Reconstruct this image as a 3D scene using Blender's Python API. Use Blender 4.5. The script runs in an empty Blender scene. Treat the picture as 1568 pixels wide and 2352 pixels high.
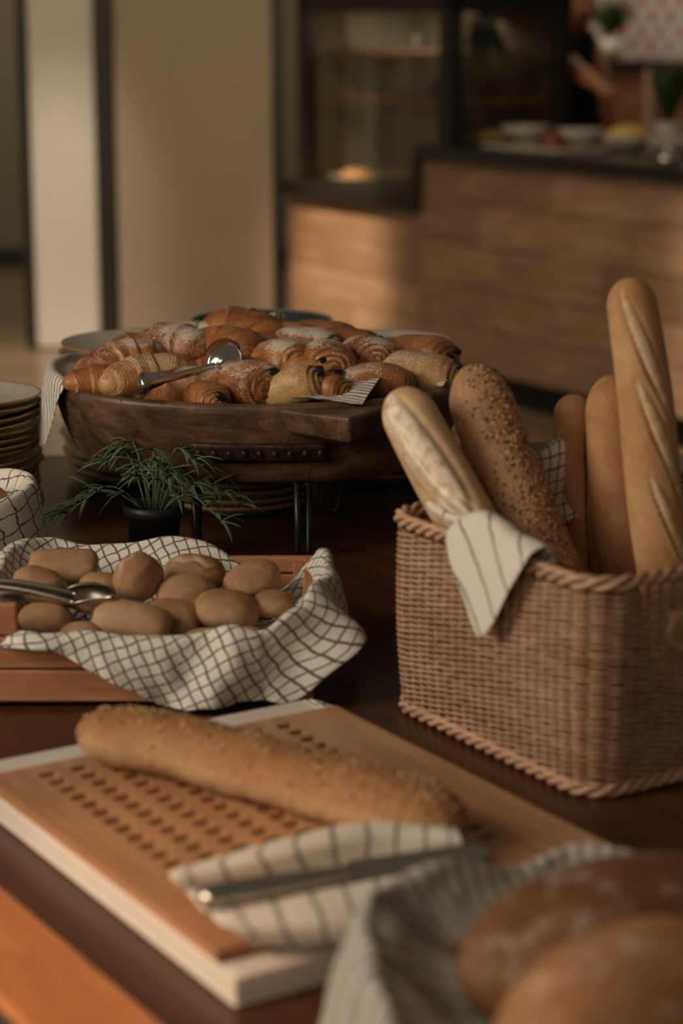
import bpy, math, random
import numpy as np
from mathutils import Vector, Matrix
R = math.radians
# ------------------------------------------------------------------ camera, light, exposure
SC = bpy.context.scene
COL = SC.collection
F, PITCH, CZ = 4800.0, R(13.26), 1.45
SP, CP = math.sin(PITCH), math.cos(PITCH)
cam = bpy.data.cameras.new('camera'); camo = bpy.data.objects.new('camera', cam); COL.objects.link(camo)
camo.location = (0, 0, CZ); camo.rotation_euler = (R(90) - PITCH, 0, 0)
cam.sensor_fit = 'VERTICAL'; cam.sensor_height = 36; cam.lens = F * 36 / 2352
cam.clip_start = .05; cam.clip_end = 60
cam.dof.use_dof = True; cam.dof.focus_distance = 2.4; cam.dof.aperture_fstop = 3.5
SC.camera = camo
SC.view_settings.view_transform = 'Standard'; SC.view_settings.look = 'None'
SC.view_settings.exposure = 0.0; SC.view_settings.gamma = 1.0
W = bpy.data.worlds.new('world'); SC.world = W; W.use_nodes = True
W.node_tree.nodes['Background'].inputs[0].default_value = (1.0, .84, .66, 1)
W.node_tree.nodes['Background'].inputs[1].default_value = .09

def aim(o, tgt):
    o.rotation_euler = (Vector(tgt) - o.location).to_track_quat('-Z', 'Y').to_euler()
def area(name, loc, tgt, sx, sy, power, col):
    l = bpy.data.lights.new(name, 'AREA'); l.shape = 'RECTANGLE'; l.size = sx; l.size_y = sy; l.energy = power; l.color = col
    o = bpy.data.objects.new(name, l); COL.objects.link(o); o.location = loc; aim(o, tgt); return o
def spot(name, loc, tgt, power, col, ang, blend=.6, rad=.06):
    l = bpy.data.lights.new(name, 'SPOT'); l.energy = power; l.color = col; l.spot_size = R(ang); l.spot_blend = blend; l.shadow_soft_size = rad
    o = bpy.data.objects.new(name, l); COL.objects.link(o); o.location = loc; aim(o, tgt); return o
area('window_daylight', (-2.1, 1.0, 2.05), (0, 2.0, .9), 1.0, 1.2, 46, (1.0, .87, .70))
area('window_daylight_behind', (-1.6, -1.6, 2.3), (0, 2.0, .9), 1.6, 1.2, 18, (1.0, .87, .70))
area('pier_fill', (-.7, 6.6, 2.9), (-.7, 8.6, 1.0), 1.6, 1.0, 26, (1.0, .78, .54))  # unseen area light added to illuminate the beige pier
spot('counter_patch_fill', (-.75, 8.1, 2.7), (-.02, 8.88, .52), 800, (1.0, .74, .48), 23, .9, .12)  # added spot, stands in for the sunlit patch at the counter's far end
spot('counter_patch_fill_near', (.75, 5.5, 2.7), (1.36, 6.74, .70), 520, (1.0, .74, .48), 22, .9, .12)  # added likewise for the sunlit patch on the counter's near planks
spot('pilaster_fill', (-1.22, 8.0, 2.95), (-1.24, 9.35, .30), 170, (1.0, .86, .67), 26, 1.0, .1)  # invented spot that brightens the pale pilaster towards its base
area('back_wall_fill', (-2.2, 10.6, 2.9), (-2.2, 12.6, 1.3), 1.5, .8, 22, (1.0, .88, .66))  # unseen light put in to lift the dark back wall
spot('floor_glow_fill', (-1.3, 7.6, 2.7), (-1.3, 8.5, 0), 260, (1.0, .80, .56), 40, .9, .1)  # extra spot added for the bright floor beside the pilaster
spot('table_edge_sunspot', (-1.3, .55, 2.0), (-.25, 1.34, .80), 75, (1.0, .62, .36), 17, .7, .05)

def at_ctr(s, d, z): return (.579 + .535 * s + .845 * d, 7.96 - .845 * s + .535 * d, z)
area('case_fill', at_ctr(-.85, .28, 1.46), at_ctr(-.95, .28, .8), .8, .3, 3.0, (1.0, .80, .55))  # no known lamp in the case, added to brighten its inside
area('tile_wall_fill', at_ctr(-1.2, 1.25, 2.6), at_ctr(-1.7, 2.3, 1.4), 1.2, .6, 20, (1.0, .84, .66))  # fill added behind the counter for the tiles and the person

# ------------------------------------------------------------------ helpers
def ray(u, v):
    a, b = (u - 784) / F, (v - 1176) / F
    return np.array([a, CP - b * SP, -SP - b * CP])
def PZ(u, v, z):
    d = ray(u, v); t = (z - CZ) / d[2]; return np.array([0, 0, CZ]) + d * t
def PY(u, v, Y):
    d = ray(u, v); return np.array([0, 0, CZ]) + d * (Y / d[1])
A = np.array([.535, -.845, 0]); B = np.array([.845, .535, 0])     # the directions the table and counter run in
ANG = math.atan2(A[1], A[0])

def obj(name, verts, faces, mats, parent=None, smooth=True, uv=None, attrs=None, mi=None):
    me = bpy.data.meshes.new(name)
    me.from_pydata([tuple(map(float, v)) for v in verts], [], [tuple(int(i) for i in f) for f in faces])
    for m in (mats if isinstance(mats, (list, tuple)) else [mats]): me.materials.append(m)
    me.polygons.foreach_set('use_smooth', [smooth] * len(me.polygons))
    if mi is not None: me.polygons.foreach_set('material_index', list(mi))
    if uv is not None:
        l = me.uv_layers.new(name='UVMap')
        vi = np.empty(len(me.loops), int); me.loops.foreach_get('vertex_index', vi)
        l.data.foreach_set('uv', np.asarray(uv, float)[vi].ravel())
    for k, a in (attrs or {}).items():
        at = me.attributes.new(k, 'FLOAT', 'POINT'); at.data.foreach_set('value', np.asarray(a, float))
    me.update()
    o = bpy.data.objects.new(name, me); COL.objects.link(o)
    if parent is not None: o.parent = parent
    return o
def tag(o, label, cat, group=None, kind=None):
    o['label'] = label; o['category'] = cat
    if group: o['group'] = group
    if kind: o['kind'] = kind
    return o
def thing(name, label, cat, loc=(0, 0, 0), rz=0, group=None):
    o = bpy.data.objects.new(name, None); o.empty_display_size = .05; COL.objects.link(o)
    o.location = loc; o.rotation_euler = (0, 0, rz); return tag(o, label, cat, group)
def struct(o, label=None, cat=None):
    o['kind'] = 'structure'
    if label: o['label'] = label; o['category'] = cat
    return o
def dup(o, parent=None):
    c = o.copy(); COL.objects.link(c)
    if parent is not None: c.parent = parent
    for ch in list(o.children): dup(ch, c)
    return c
class MB:
    def __init__(s): s.v = []; s.f = []; s.mi = []
    def add(s, v, f, mi=0):
        b = len(s.v); s.v += [tuple(p) for p in v]; s.f += [tuple(i + b for i in q) for q in f]; s.mi += [mi] * len(f); return s
    def box(s, x0, x1, y0, y1, z0, z1, mi=0):
        v = [(x, y, z) for z in (z0, z1) for y in (y0, y1) for x in (x0, x1)]
        return s.add(v, [(0, 2, 3, 1), (4, 5, 7, 6), (0, 1, 5, 4), (2, 6, 7, 3), (0, 4, 6, 2), (1, 3, 7, 5)], mi)
    def tube(s, pts, rad, n=8, cap=True, mi=0, closed=False, sq=1.0):
        v, f = tube(pts, rad, n, cap, closed, sq); return s.add(v, f, mi)
    def build(s, name, m, parent=None, smooth=False, bevel=0, seg=2):
        o = obj(name, s.v, s.f, m, parent, smooth, mi=s.mi)
        if bevel:
            b = o.modifiers.new('bevel', 'BEVEL'); b.width = bevel; b.segments = seg; b.limit_method = 'ANGLE'; b.harden_normals = False
        return o
def tube(pts, rad, n=8, cap=True, closed=False, sq=1.0):
    P = np.asarray(pts, float); m = len(P); rad = np.broadcast_to(np.asarray(rad, float), (m,))
    if closed: T = np.roll(P, -1, 0) - np.roll(P, 1, 0)
    else: T = np.gradient(P, axis=0)
    T /= np.linalg.norm(T, axis=1)[:, None] + 1e-12
    up = np.array([0, 0, 1.]) if abs(T[0][2]) < .9 else np.array([0, 1., 0])
    u = np.cross(T[0], up); u /= np.linalg.norm(u); V = []
    for i in range(m):
        u = u - T[i] * np.dot(u, T[i]); u /= np.linalg.norm(u) + 1e-12; w = np.cross(T[i], u)
        for k in range(n):
            a = 2 * math.pi * k / n; V.append(P[i] + rad[i] * (math.cos(a) * u + sq * math.sin(a) * w))
    Fc = []
    for i in range(m if closed else m - 1):
        j = (i + 1) % m
        for k in range(n):
            l = (k + 1) % n; Fc.append((i * n + k, i * n + l, j * n + l, j * n + k))
    if cap and not closed:
        Fc.append(tuple(range(n - 1, -1, -1))); Fc.append(tuple((m - 1) * n + k for k in range(n)))
    return V, Fc
def lathe(prof, n=48, mi=None):
    V = []; Fc = []; MI = []
    for r, z in prof:
        for k in range(n):
            a = 2 * math.pi * k / n; V.append((r * math.cos(a), r * math.sin(a), z))
    for i in range(len(prof) - 1):
        for k in range(n):
            l = (k + 1) % n; Fc.append((i * n + k, i * n + l, (i + 1) * n + l, (i + 1) * n + k)); MI.append(mi[i] if mi else 0)
    return V, Fc, MI
def grid_faces(a, b, closed_a=False, closed_b=False):
    f = []
    for i in range(a if closed_a else a - 1):
        for j in range(b if closed_b else b - 1):
            i2, j2 = (i + 1) % a, (j + 1) % b
            f.append((i * b + j, i2 * b + j, i2 * b + j2, i * b + j2))
    return f
def cr(ctrl, n, closed=False):
    """Catmull-Rom through rows of ctrl"""
    C = np.asarray(ctrl, float); m = len(C)
    if C.ndim == 1: C = C[:, None]
    t = np.linspace(0, m if closed else m - 1, n, endpoint=not closed)
    i = np.floor(t).astype(int)
    if not closed: i = np.minimum(i, m - 2)
    x = (t - i)[:, None]
    g = (lambda k: C[k % m]) if closed else (lambda k: C[np.clip(k, 0, m - 1)])
    p0, p1, p2, p3 = g(i - 1), g(i), g(i + 1), g(i + 2)
    return .5 * (2 * p1 + (p2 - p0) * x + (2 * p0 - 5 * p1 + 4 * p2 - p3) * x ** 2 + (3 * p1 - p0 - 3 * p2 + p3) * x ** 3)
def sn(x, y, z=0.0, seed=0):
    """cheap smooth noise in about -1..1"""
    r = np.random.RandomState(seed); s = 0
    for k in range(6):
        a = r.normal(size=3); a /= np.linalg.norm(a); f = r.uniform(.7, 1.9); p = r.uniform(0, 6.28)
        s = s + np.sin(f * (a[0] * x + a[1] * y + a[2] * z) * 2 + p + 1.3 * np.sin(f * (a[1] * x - a[0] * y) + p * 2))
    return s / 3.2

# ------------------------------------------------------------------ materials
class NT:
    def __init__(s, name, rough=.5, spec=.5, metal=0.0, base=(.5, .5, .5)):
        s.m = bpy.data.materials.new(name); s.m.use_nodes = True; s.t = s.m.node_tree
        s.b = s.t.nodes['Principled BSDF']; s.b.inputs['Roughness'].default_value = rough
        s.b.inputs['Specular IOR Level'].default_value = spec; s.b.inputs['Metallic'].default_value = metal
        s.b.inputs['Base Color'].default_value = (*base, 1)
    def n(s, t, **kw):
        x = s.t.nodes.new(t)
        for k, v in kw.items(): setattr(x, k, v)
        return x
    def l(s, a, b): s.t.links.new(a, b)
    def val(s, sock, v):
        if hasattr(v, 'links') or isinstance(v, bpy.types.NodeSocket): s.l(v, sock)
        else: sock.default_value = v
    def coord(s, which='Object', scale=(1, 1, 1), rot=(0, 0, 0), rnd=False):
        c = s.n('ShaderNodeTexCoord'); mp = s.n('ShaderNodeMapping'); mp.inputs['Scale'].default_value = scale; mp.inputs['Rotation'].default_value = rot
        s.l(c.outputs[which], mp.inputs['Vector'])
        if rnd:
            oi = s.n('ShaderNodeObjectInfo'); mu = s.math('MULTIPLY', oi.outputs['Random'], 37.0); cx = s.n('ShaderNodeCombineXYZ')
            for k in range(3): s.l(mu, cx.inputs[k])
            s.l(cx.outputs[0], mp.inputs['Location'])
        return mp.outputs[0]
    def noise(s, vec, scale, detail=4, rough=.55, dist=0):
        x = s.n('ShaderNodeTexNoise'); x.inputs['Scale'].default_value = scale; x.inputs['Detail'].default_value = detail
        x.inputs['Roughness'].default_value = rough; x.inputs['Distortion'].default_value = dist; s.l(vec, x.inputs['Vector']); return x.outputs['Fac']
    def math(s, op, a, b=None, c=None, clamp=False):
        x = s.n('ShaderNodeMath', operation=op, use_clamp=clamp); s.val(x.inputs[0], a)
        if b is not None: s.val(x.inputs[1], b)
        if c is not None: s.val(x.inputs[2], c)
        return x.outputs[0]
    def ramp(s, fac, stops):
        x = s.n('ShaderNodeValToRGB'); e = x.color_ramp.elements
        while len(e) < len(stops): e.new(.5)
        for k, (p, c) in enumerate(stops):
            e[k].position = p; e[k].color = (*c, 1) if len(c) == 3 else c
        s.l(fac, x.inputs[0]); return x.outputs[0]
    def mix(s, fac, a, b, blend='MIX'):
        x = s.n('ShaderNodeMix', data_type='RGBA', blend_type=blend)
        s.val(x.inputs[0], fac)
        for k, v in ((6, a), (7, b)):
            if isinstance(v, tuple): x.inputs[k].default_value = (*v, 1)
            else: s.l(v, x.inputs[k])
        return x.outputs[2]
    def smooth(s, v, lo, hi):
        x = s.n('ShaderNodeMapRange', interpolation_type='SMOOTHSTEP'); s.l(v, x.inputs[0]); x.inputs[1].default_value = lo; x.inputs[2].default_value = hi
        return x.outputs[0]
    def attr(s, name):
        x = s.n('ShaderNodeAttribute'); x.attribute_name = name; return x.outputs['Fac']
    def color(s, c): s.val(s.b.inputs['Base Color'], c if not isinstance(c, tuple) else (*c, 1)); return s
    def bump(s, h, strength=.3, dist=.002):
        x = s.n('ShaderNodeBump'); x.inputs['Strength'].default_value = strength; x.inputs['Distance'].default_value = dist
        s.l(h, x.inputs['Height']); s.l(x.outputs[0], s.b.inputs['Normal']); return s

def m_plain(name, c, rough=.5, metal=0.0, spec=.5, var=.12, scale=30):
    t = NT(name, rough, spec, metal); v = t.noise(t.coord(), scale, 4)
    d = tuple(k * (1 - var) for k in c); e = tuple(min(1, k * (1 + var)) for k in c)
    t.color(t.ramp(v, [(.3, d), (.7, e)])); return t.m
def m_wood(name, dark, mid, light, along=(1, 14, 14), scale=6, rough=.45, bump=.15, spec=.4, coord='Object'):
    t = NT(name, rough, spec); c = t.coord(coord, along); g = t.noise(c, scale, 6, .6, .6)
    big = t.noise(t.coord(coord, (along[0] * .6, along[1] * .25, along[2] * .25)), scale * .5, 2)
    f = t.math('ADD', t.math('MULTIPLY', g, .65), t.math('MULTIPLY', big, .35))
    t.color(t.ramp(f, [(.34, dark), (.5, mid), (.64, light)])); t.bump(g, bump, .001); return t.m
def m_bread(name, pale, mid, brown, fine=.35, rough=.62, mask=None, speck=None, bias=0.0, flour=None):
    """crust: 'bake' attribute shifts towards brown, 'mask' towards floury scored crumb"""
    t = NT(name, rough, .3); c = t.coord(rnd=True)
    n1 = t.noise(c, 22, 4); n2 = t.noise(c, 160, 5, .7); n3 = t.noise(c, 55, 4, .6, 1.0)
    f = t.math('ADD', t.math('MULTIPLY', n1, .55), t.math('MULTIPLY', n3, .45))
    f = t.math('ADD', f, t.math('MULTIPLY', t.math('SUBTRACT', t.attr('bake'), .5 - bias), .55))
    col = t.ramp(f, [(.25, pale), (.5, mid), (.78, brown)])
    col = t.mix(t.math('MULTIPLY', t.smooth(n2, .55, .75), fine), col, tuple(k * .55 for k in mid))
    if speck: col = t.mix(t.math('MULTIPLY', t.smooth(t.noise(c, 260, 3, .8), .62, .7), .7), col, speck)
    if flour: col = t.mix(t.math('MULTIPLY', t.smooth(t.noise(c, 30, 4, .75), .52, .72), .75), col, flour)
    if mask:
        mk = t.math('MULTIPLY', t.attr('mask'), t.smooth(t.noise(c, 90, 4), .25, .6))
        col = t.mix(mk, col, mask)
    t.color(col); t.bump(t.math('ADD', t.math('MULTIPLY', n2, .6), t.math('MULTIPLY', n3, .8)), .35, .0015); return t.m
def m_pastry(name, pale, mid, brown, powder=0.0):
    """'lay' counts the rolled layers, 'layamt' says how clearly they show"""
    t = NT(name, .38, .5); c = t.coord(rnd=True)
    n0 = t.noise(c, 11, 2); n1 = t.noise(c, 30, 4, .6); n2 = t.noise(c, 130, 5, .7, .6); lay = t.attr('lay'); am = t.attr('layamt')
    wv = t.math('SINE', t.math('ADD', t.math('MULTIPLY', lay, 6.283), t.math('MULTIPLY', n1, 7.0)))
    w01 = t.math('MULTIPLY', t.math('POWER', t.math('MULTIPLY_ADD', wv, .5, .5), 2.0), am)
    f = t.math('ADD', t.math('MULTIPLY', n1, .55), t.math('MULTIPLY', n2, .45))
    f = t.math('ADD', f, t.math('MULTIPLY', t.math('SUBTRACT', n0, .5), .75))
    f = t.math('ADD', f, t.math('MULTIPLY', w01, .30))
    f = t.math('ADD', f, t.math('MULTIPLY', t.math('SUBTRACT', t.attr('bake'), .5), .40))
    col = t.ramp(f, [(.30, pale), (.50, mid), (.80, brown)])
    if powder:
        g = t.n('ShaderNodeNewGeometry'); sx = t.n('ShaderNodeSeparateXYZ'); t.l(g.outputs['Normal'], sx.inputs[0])
        up = t.smooth(sx.outputs['Z'], .1, 1.0); pn = t.noise(c, 520, 2, .7); pb = t.noise(c, 24, 3)
        d = t.smooth(t.math('ADD', pb, t.math('MULTIPLY', up, .34)), .60 - .07 * (powder - 1), .98)
        k = t.smooth(t.math('ADD', pn, t.math('MULTIPLY', d, .23 * powder)), .62, .70)
        col = t.mix(t.math('MULTIPLY', k, .85), col, (.70, .60, .50))
    t.color(col); t.bump(t.math('SUBTRACT', t.math('MULTIPLY', n2, .8), t.math('MULTIPLY', w01, .55)), .7, .002); return t.m
def m_cloth(name, base, line, su, sv, wu=.12, wv=.12, rough=.9, wob=.0009):
    """woven cloth with printed lines; UV is in metres"""
    t = NT(name, rough, .1); uv = t.n('ShaderNodeTexCoord').outputs['UV']; sx = t.n('ShaderNodeSeparateXYZ'); t.l(uv, sx.inputs[0])
    wn = t.noise(uv, 55, 2); fib = t.noise(uv, 900, 3, .7)
    def lines(o, sp, w):
        x = t.math('ADD', t.math('ADD', o, 10.0), t.math('MULTIPLY', t.math('SUBTRACT', wn, .5), wob * 6))
        fr = t.math('ABSOLUTE', t.math('SUBTRACT', t.math('FRACT', t.math('DIVIDE', x, sp)), .5))
        return t.math('SUBTRACT', 1.0, t.smooth(fr, w * .35, w * .75))
    k = lines(sx.outputs[0], su, wu) if su else None
    if sv:
        k2 = lines(sx.outputs[1], sv, wv); k = k2 if k is None else t.math('MAXIMUM', k, k2)
    body = t.ramp(t.noise(uv, 260, 4, .7), [(.3, tuple(x * .86 for x in base)), (.7, base)])
    if k is not None:
        k = t.math('MULTIPLY', k, t.math('MULTIPLY_ADD', fib, .35, .70), clamp=True); body = t.mix(k, body, line)
    t.color(body); t.bump(fib, .35, .0008); return t.m

M = {}
M['table'] = m_wood('dark_table_wood', (.044, .017, .0085), (.060, .022, .0105), (.080, .029, .0135), (1, 10, 1), 5, .32, .03, .45)
M['table_rim'] = m_wood('orange_table_edge', (.36, .13, .045), (.46, .17, .06), (.55, .22, .085), (2, 14, 14), 5, .4, .1)
M['floor'] = m_plain('floor_stone', (.24, .17, .11), .28, 0, .5, .10, 3)
M['wall'] = m_plain('beige_wall', (.39, .315, .235), .85, 0, .2, .03, 3)
M['pale'] = m_plain('pale_column_paint', (.74, .69, .61), .7, 0, .2, .03, 3)
M['grey_wall'] = m_plain('grey_green_wall', (.20, .17, .115), .8, 0, .2, .04, 2)
M['black'] = m_plain('black_metal', (.010, .009, .008), .35, 0, .4, .1)
M['frame_dark'] = m_plain('dark_bronze_frame', (.022, .016, .011), .4, 0, .4, .1)
M['counter'] = m_wood('counter_oak', (.22, .135, .080), (.32, .20, .12), (.44, .29, .18), (1.2, 1, 9), 3, .5, .1)
M['counter_b'] = m_wood('counter_oak_pale', (.29, .185, .11), (.39, .255, .16), (.50, .34, .22), (1.2, 1, 9), 3, .5, .1)
M['counter_c'] = m_wood('counter_oak_dark', (.17, .10, .058), (.25, .15, .088), (.35, .22, .135), (1.2, 1, 9), 3, .5, .1)
M['worktop'] = m_plain('black_stone_top', (.016, .014, .012), .3, 0, .5, .2, 20)
M['steel'] = NT('polished_steel', .16, .5, 1.0, (.62, .58, .53)).m
M['steel_brushed'] = NT('brushed_steel', .3, .5, 1.0, (.50, .45, .39)).m
M['white_tray'] = m_plain('white_plastic', (.62, .54, .46), .4, 0, .4, .03)
M['board'] = m_wood('beech_board', (.30, .140, .060), (.38, .19, .085), (.46, .25, .12), (1.2, 12, 12), 6, .5, .1)
M['crate'] = m_wood('crate_wood', (.30, .12, .048), (.40, .175, .075), (.50, .24, .11), (1.2, 10, 16), 6, .5, .12)
M['wicker'] = m_wood('wicker', (.32, .17, .092), (.47, .27, .158), (.60, .385, .245), (9, 9, 60), 6, .5, .15)
M['stake'] = m_wood('wicker_stake', (.10, .046, .022), (.15, .075, .038), (.22, .115, .06), (6, 6, 6), 8, .55, .15)
M['pot'] = m_plain('black_pot', (.018, .018, .017), .45, 0, .4, .1)
M['soil'] = m_plain('soil', (.02, .013, .008), .95, 0, .1, .4, 200)
M['leaf'] = m_plain('lavender_leaf', (.105, .150, .085), .6, 0, .3, .25, 60)
M['plant_far'] = m_plain('far_plant_leaf', (.030, .055, .018), .6, 0, .3, .3, 20)
M['choc'] = m_plain('dark_chocolate', (.012, .007, .005), .38, 0, .5, .3, 80)
M['seed_pale'] = m_plain('sesame', (.60, .36, .16), .45, 0, .4, .2, 300)
M['seed_dark'] = m_plain('flax_seed', (.05, .028, .016), .3, 0, .5, .3, 300)
# plates
def m_plate():
    t = NT('stoneware_glaze', .3, .5); v = t.noise(t.coord(rnd=True), 40, 4); t.color(t.ramp(v, [(.3, (.42, .37, .30)), (.7, (.50, .45, .37))])); return t.m
M['plate'] = m_plate()
M['plate_side'] = m_plain('stoneware_underside', (.34, .28, .20), .42, 0, .4, .25, 60)
M['plate_rim'] = m_plain('iron_brown_rim', (.36, .205, .075), .4, 0, .4, .25, 120)
M['bowl'] = m_plain('slate_blue_glaze', (.028, .031, .034), .25, 0, .5, .2, 40)
M['bowl_out'] = m_plain('grey_stoneware', (.22, .22, .20), .4, 0, .4, .2, 40)
M['white_ware'] = m_plain('white_porcelain', (.40, .36, .30), .3, 0, .5, .05)

def m_tray():
    t = NT('old_hardwood', .42, .4); c = t.coord('Object', (2.0, 8, 11)); g = t.noise(c, 6, 7, .65, .8); b = t.noise(t.coord(), 16, 4, .6, .4)
    f = t.math('ADD', t.math('MULTIPLY', g, .5), t.math('MULTIPLY', b, .5))
    col = t.ramp(f, [(.36, (.030, .017, .010)), (.48, (.085, .046, .026)), (.57, (.15, .080, .044)), (.70, (.27, .135, .066))])
    cr_ = t.n('ShaderNodeTexVoronoi', feature='DISTANCE_TO_EDGE'); cr_.inputs['Scale'].default_value = 9
    cv = t.coord('Object', (3.2, 1.0, .55), (0, R(14), 0)); wv = t.n('ShaderNodeVectorMath', operation='ADD'); t.l(cv, wv.inputs[0])
    nz = t.n('ShaderNodeTexNoise'); nz.inputs['Scale'].default_value = 7; t.l(t.coord(), nz.inputs['Vector']); sc = t.n('ShaderNodeVectorMath', operation='SCALE'); sc.inputs['Scale'].default_value = .12
    t.l(nz.outputs['Color'], sc.inputs[0]); t.l(sc.outputs[0], wv.inputs[1]); t.l(wv.outputs[0], cr_.inputs['Vector'])
    k = t.math('SUBTRACT', 1.0, t.smooth(cr_.outputs['Distance'], .003, .014)); k = t.math('MULTIPLY', k, t.smooth(b, .42, .6))
    t.color(t.mix(t.math('MULTIPLY', k, .40), col, (.012, .007, .004)))
    t.bump(t.math('SUBTRACT', t.math('ADD', t.math('MULTIPLY', g, .6), t.math('MULTIPLY', b, .4)), t.math('MULTIPLY', k, .3)), .5, .003); return t.m
M['tray'] = m_tray()
M['rust'] = m_plain('rusted_iron', (.040, .020, .013), .5, .4, .4, .6, 90)
WHITE = (.70, .64, .55); INK = (.028, .028, .032)
M['cl_check'] = m_cloth('check_cloth', WHITE, INK, .0118, .0118, .16, .13)
M['cl_hand'] = m_cloth('hand_drawn_check_cloth', WHITE, INK, .021, .019, .085, .085, wob=.0022)
M['cl_stripe'] = m_cloth('fine_stripe_cloth', WHITE, INK, .0085, 0, .27)
M['cl_wide'] = m_cloth('wide_stripe_cloth', WHITE, (.045, .045, .05), .031, 0, .075)
M['cl_napkin'] = m_cloth('napkin_cloth', (.66, .60, .51), (.12, .11, .10), 0, .0225, 0, .13)
M['cl_grey'] = m_cloth('grey_stripe_cloth', (.56, .50, .43), (.22, .195, .165), .0125, 0, .42)

M['baguette'] = m_bread('pale_baguette_crust', (.66, .51, .34), (.56, .37, .19), (.43, .21, .08), .15, .6, (.84, .73, .56), bias=-.05)
M['baguette_gold'] = m_bread('golden_baguette_crust', (.58, .39, .22), (.50, .28, .12), (.38, .17, .06), .15, .55, (.60, .42, .24))
M['brown_bread'] = m_bread('brown_baguette_crust', (.52, .31, .16), (.43, .215, .09), (.30, .125, .045), .35, .65, (.16, .075, .035), (.20, .09, .04))
M['seeded'] = m_bread('seeded_crust', (.50, .32, .18), (.38, .20, .092), (.25, .115, .05), .4, .6, (.42, .30, .18), (.18, .09, .04))
M['ciabatta'] = m_bread('board_loaf_crust', (.42, .25, .12), (.37, .18, .070), (.27, .11, .036), .4, .65, (.42, .27, .15), (.20, .10, .04))
M['roll'] = m_bread('wholemeal_roll_crust', (.47, .325, .195), (.36, .21, .105), (.26, .125, .052), .6, .75, (.50, .36, .22), (.22, .11, .05))
M['round_loaf'] = m_bread('floured_dark_loaf', (.26, .13, .055), (.19, .08, .03), (.12, .048, .018), .4, .7, (.40, .28, .18), flour=(.52, .42, .33))
M['light_loaf'] = m_bread('golden_loaf', (.44, .25, .13), (.40, .19, .075), (.30, .12, .04), .3, .6, (.52, .33, .20), flour=(.60, .42, .28))
PAL = [((.60, .34, .12), (.40, .155, .040), (.17, .048, .013))]
M['pastry'] = m_pastry('pastry_plain', *PAL[0])
M['pastry_sug'] = m_pastry('pastry_sugared', *PAL[0], powder=1.0)
M['pastry_snow'] = m_pastry('pastry_thickly_sugared', *PAL[0], powder=1.35)
M['pastry_pale'] = m_pastry('pastry_pale', (.64, .44, .21), (.52, .30, .11), (.34, .14, .04), powder=.75)

def m_glass():
    t = NT('case_glass', .05, .5); t.b.inputs['Transmission Weight'].default_value = 0
    tr = t.n('ShaderNodeBsdfTransparent'); tr.inputs[0].default_value = (.88, .88, .84, 1); gl = t.n('ShaderNodeBsdfGlossy'); gl.inputs['Roughness'].default_value = .03
    fr = t.n('ShaderNodeLayerWeight'); fr.inputs[0].default_value = .5; fc = t.math('MULTIPLY_ADD', t.math('POWER', fr.outputs['Facing'], 4.0), .35, .03); mx = t.n('ShaderNodeMixShader'); t.l(fc, mx.inputs[0]); t.l(tr.outputs[0], mx.inputs[1]); t.l(gl.outputs[0], mx.inputs[2])
    t.l(mx.outputs[0], t.t.nodes['Material Output'].inputs[0]); return t.m
M['glass'] = m_glass()
def m_tiles():
    t = NT('patterned_tiles', .45, .4); c = t.coord('Object', (1, 1, 1)); v = t.n('ShaderNodeTexVoronoi'); v.inputs['Scale'].default_value = 26; t.l(c, v.inputs['Vector'])
    sx = t.n('ShaderNodeSeparateXYZ'); t.l(c, sx.inputs[0])
    fx = t.math('SINE', t.math('MULTIPLY', sx.outputs[0], 44.0)); fz = t.math('SINE', t.math('MULTIPLY', sx.outputs[2], 44.0)); k = t.smooth(t.math('MULTIPLY', fx, fz), -.05, .5)
    k = t.math('MULTIPLY', k, t.smooth(v.outputs['Distance'], .15, .5))
    t.color(t.mix(k, (.36, .36, .33), (.30, .06, .03))); return t.m
M['tiles'] = m_tiles()
M['skin'] = m_plain('skin', (.36, .15, .065), .5, 0, .4, .06, 30)
M['black_cloth'] = m_plain('black_uniform', (.008, .0075, .007), .9, 0, .1, .2)
M['hair'] = m_plain('dark_hair', (.010, .007, .005), .5, 0, .4, .2)
M['brown_wood'] = m_wood('brown_shelf_wood', (.12, .055, .025), (.17, .08, .036), (.22, .11, .05), (1, 8, 8), 5, .5, .1)
M['food_red'] = m_plain('red_food', (.16, .03, .015), .4, 0, .4, .4, 60)
M['food_yellow'] = m_plain('yellow_food', (.55, .38, .10), .5, 0, .3, .25, 60)
M['case_back'] = m_plain('case_back_panel', (.075, .058, .042), .7, 0, .2, .2, 6)
M['linen'] = m_plain('pale_panel', (.50, .45, .36), .8, 0, .2, .06, 4)

# ------------------------------------------------------------------ setting
def quadbox(name, x0, x1, y0, y1, z0, z1, m, parent=None, bevel=0): return MB().box(x0, x1, y0, y1, z0, z1).build(name, m, parent, bevel=bevel)
struct(quadbox('floor', -8, 8, -3, 15, -.1, 0, M['floor']))
struct(quadbox('wall_back', -6, 6, 12.6, 12.75, 0, 3.2, M['grey_wall']))
struct(quadbox('baseboard_back', -6, 6, 12.56, 12.6, 0, .11, M['black']))
struct(quadbox('wall_center', -.985, -.30, 9.25, 9.85, 0, 3.2, M['wall'], bevel=.01), 'wide beige wall pier between the pale pilaster and the display case', 'wall')
struct(quadbox('trim_1', -.295, -.262, 9.30, 9.36, 0, 3.2, M['frame_dark']), 'thin dark strip along the edge of the beige wall pier', 'trim')
struct(quadbox('wall_left', -1.375, -1.085, 9.35, 9.62, 0, 3.2, M['pale'], bevel=.02), 'narrow pale pilaster beside the dark opening', 'wall')
struct(quadbox('trim_2', -1.078, -1.005, 9.36, 9.5, 0, 3.2, M['frame_dark']), 'dark metal frame between the pale pilaster and the beige pier', 'trim')
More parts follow.
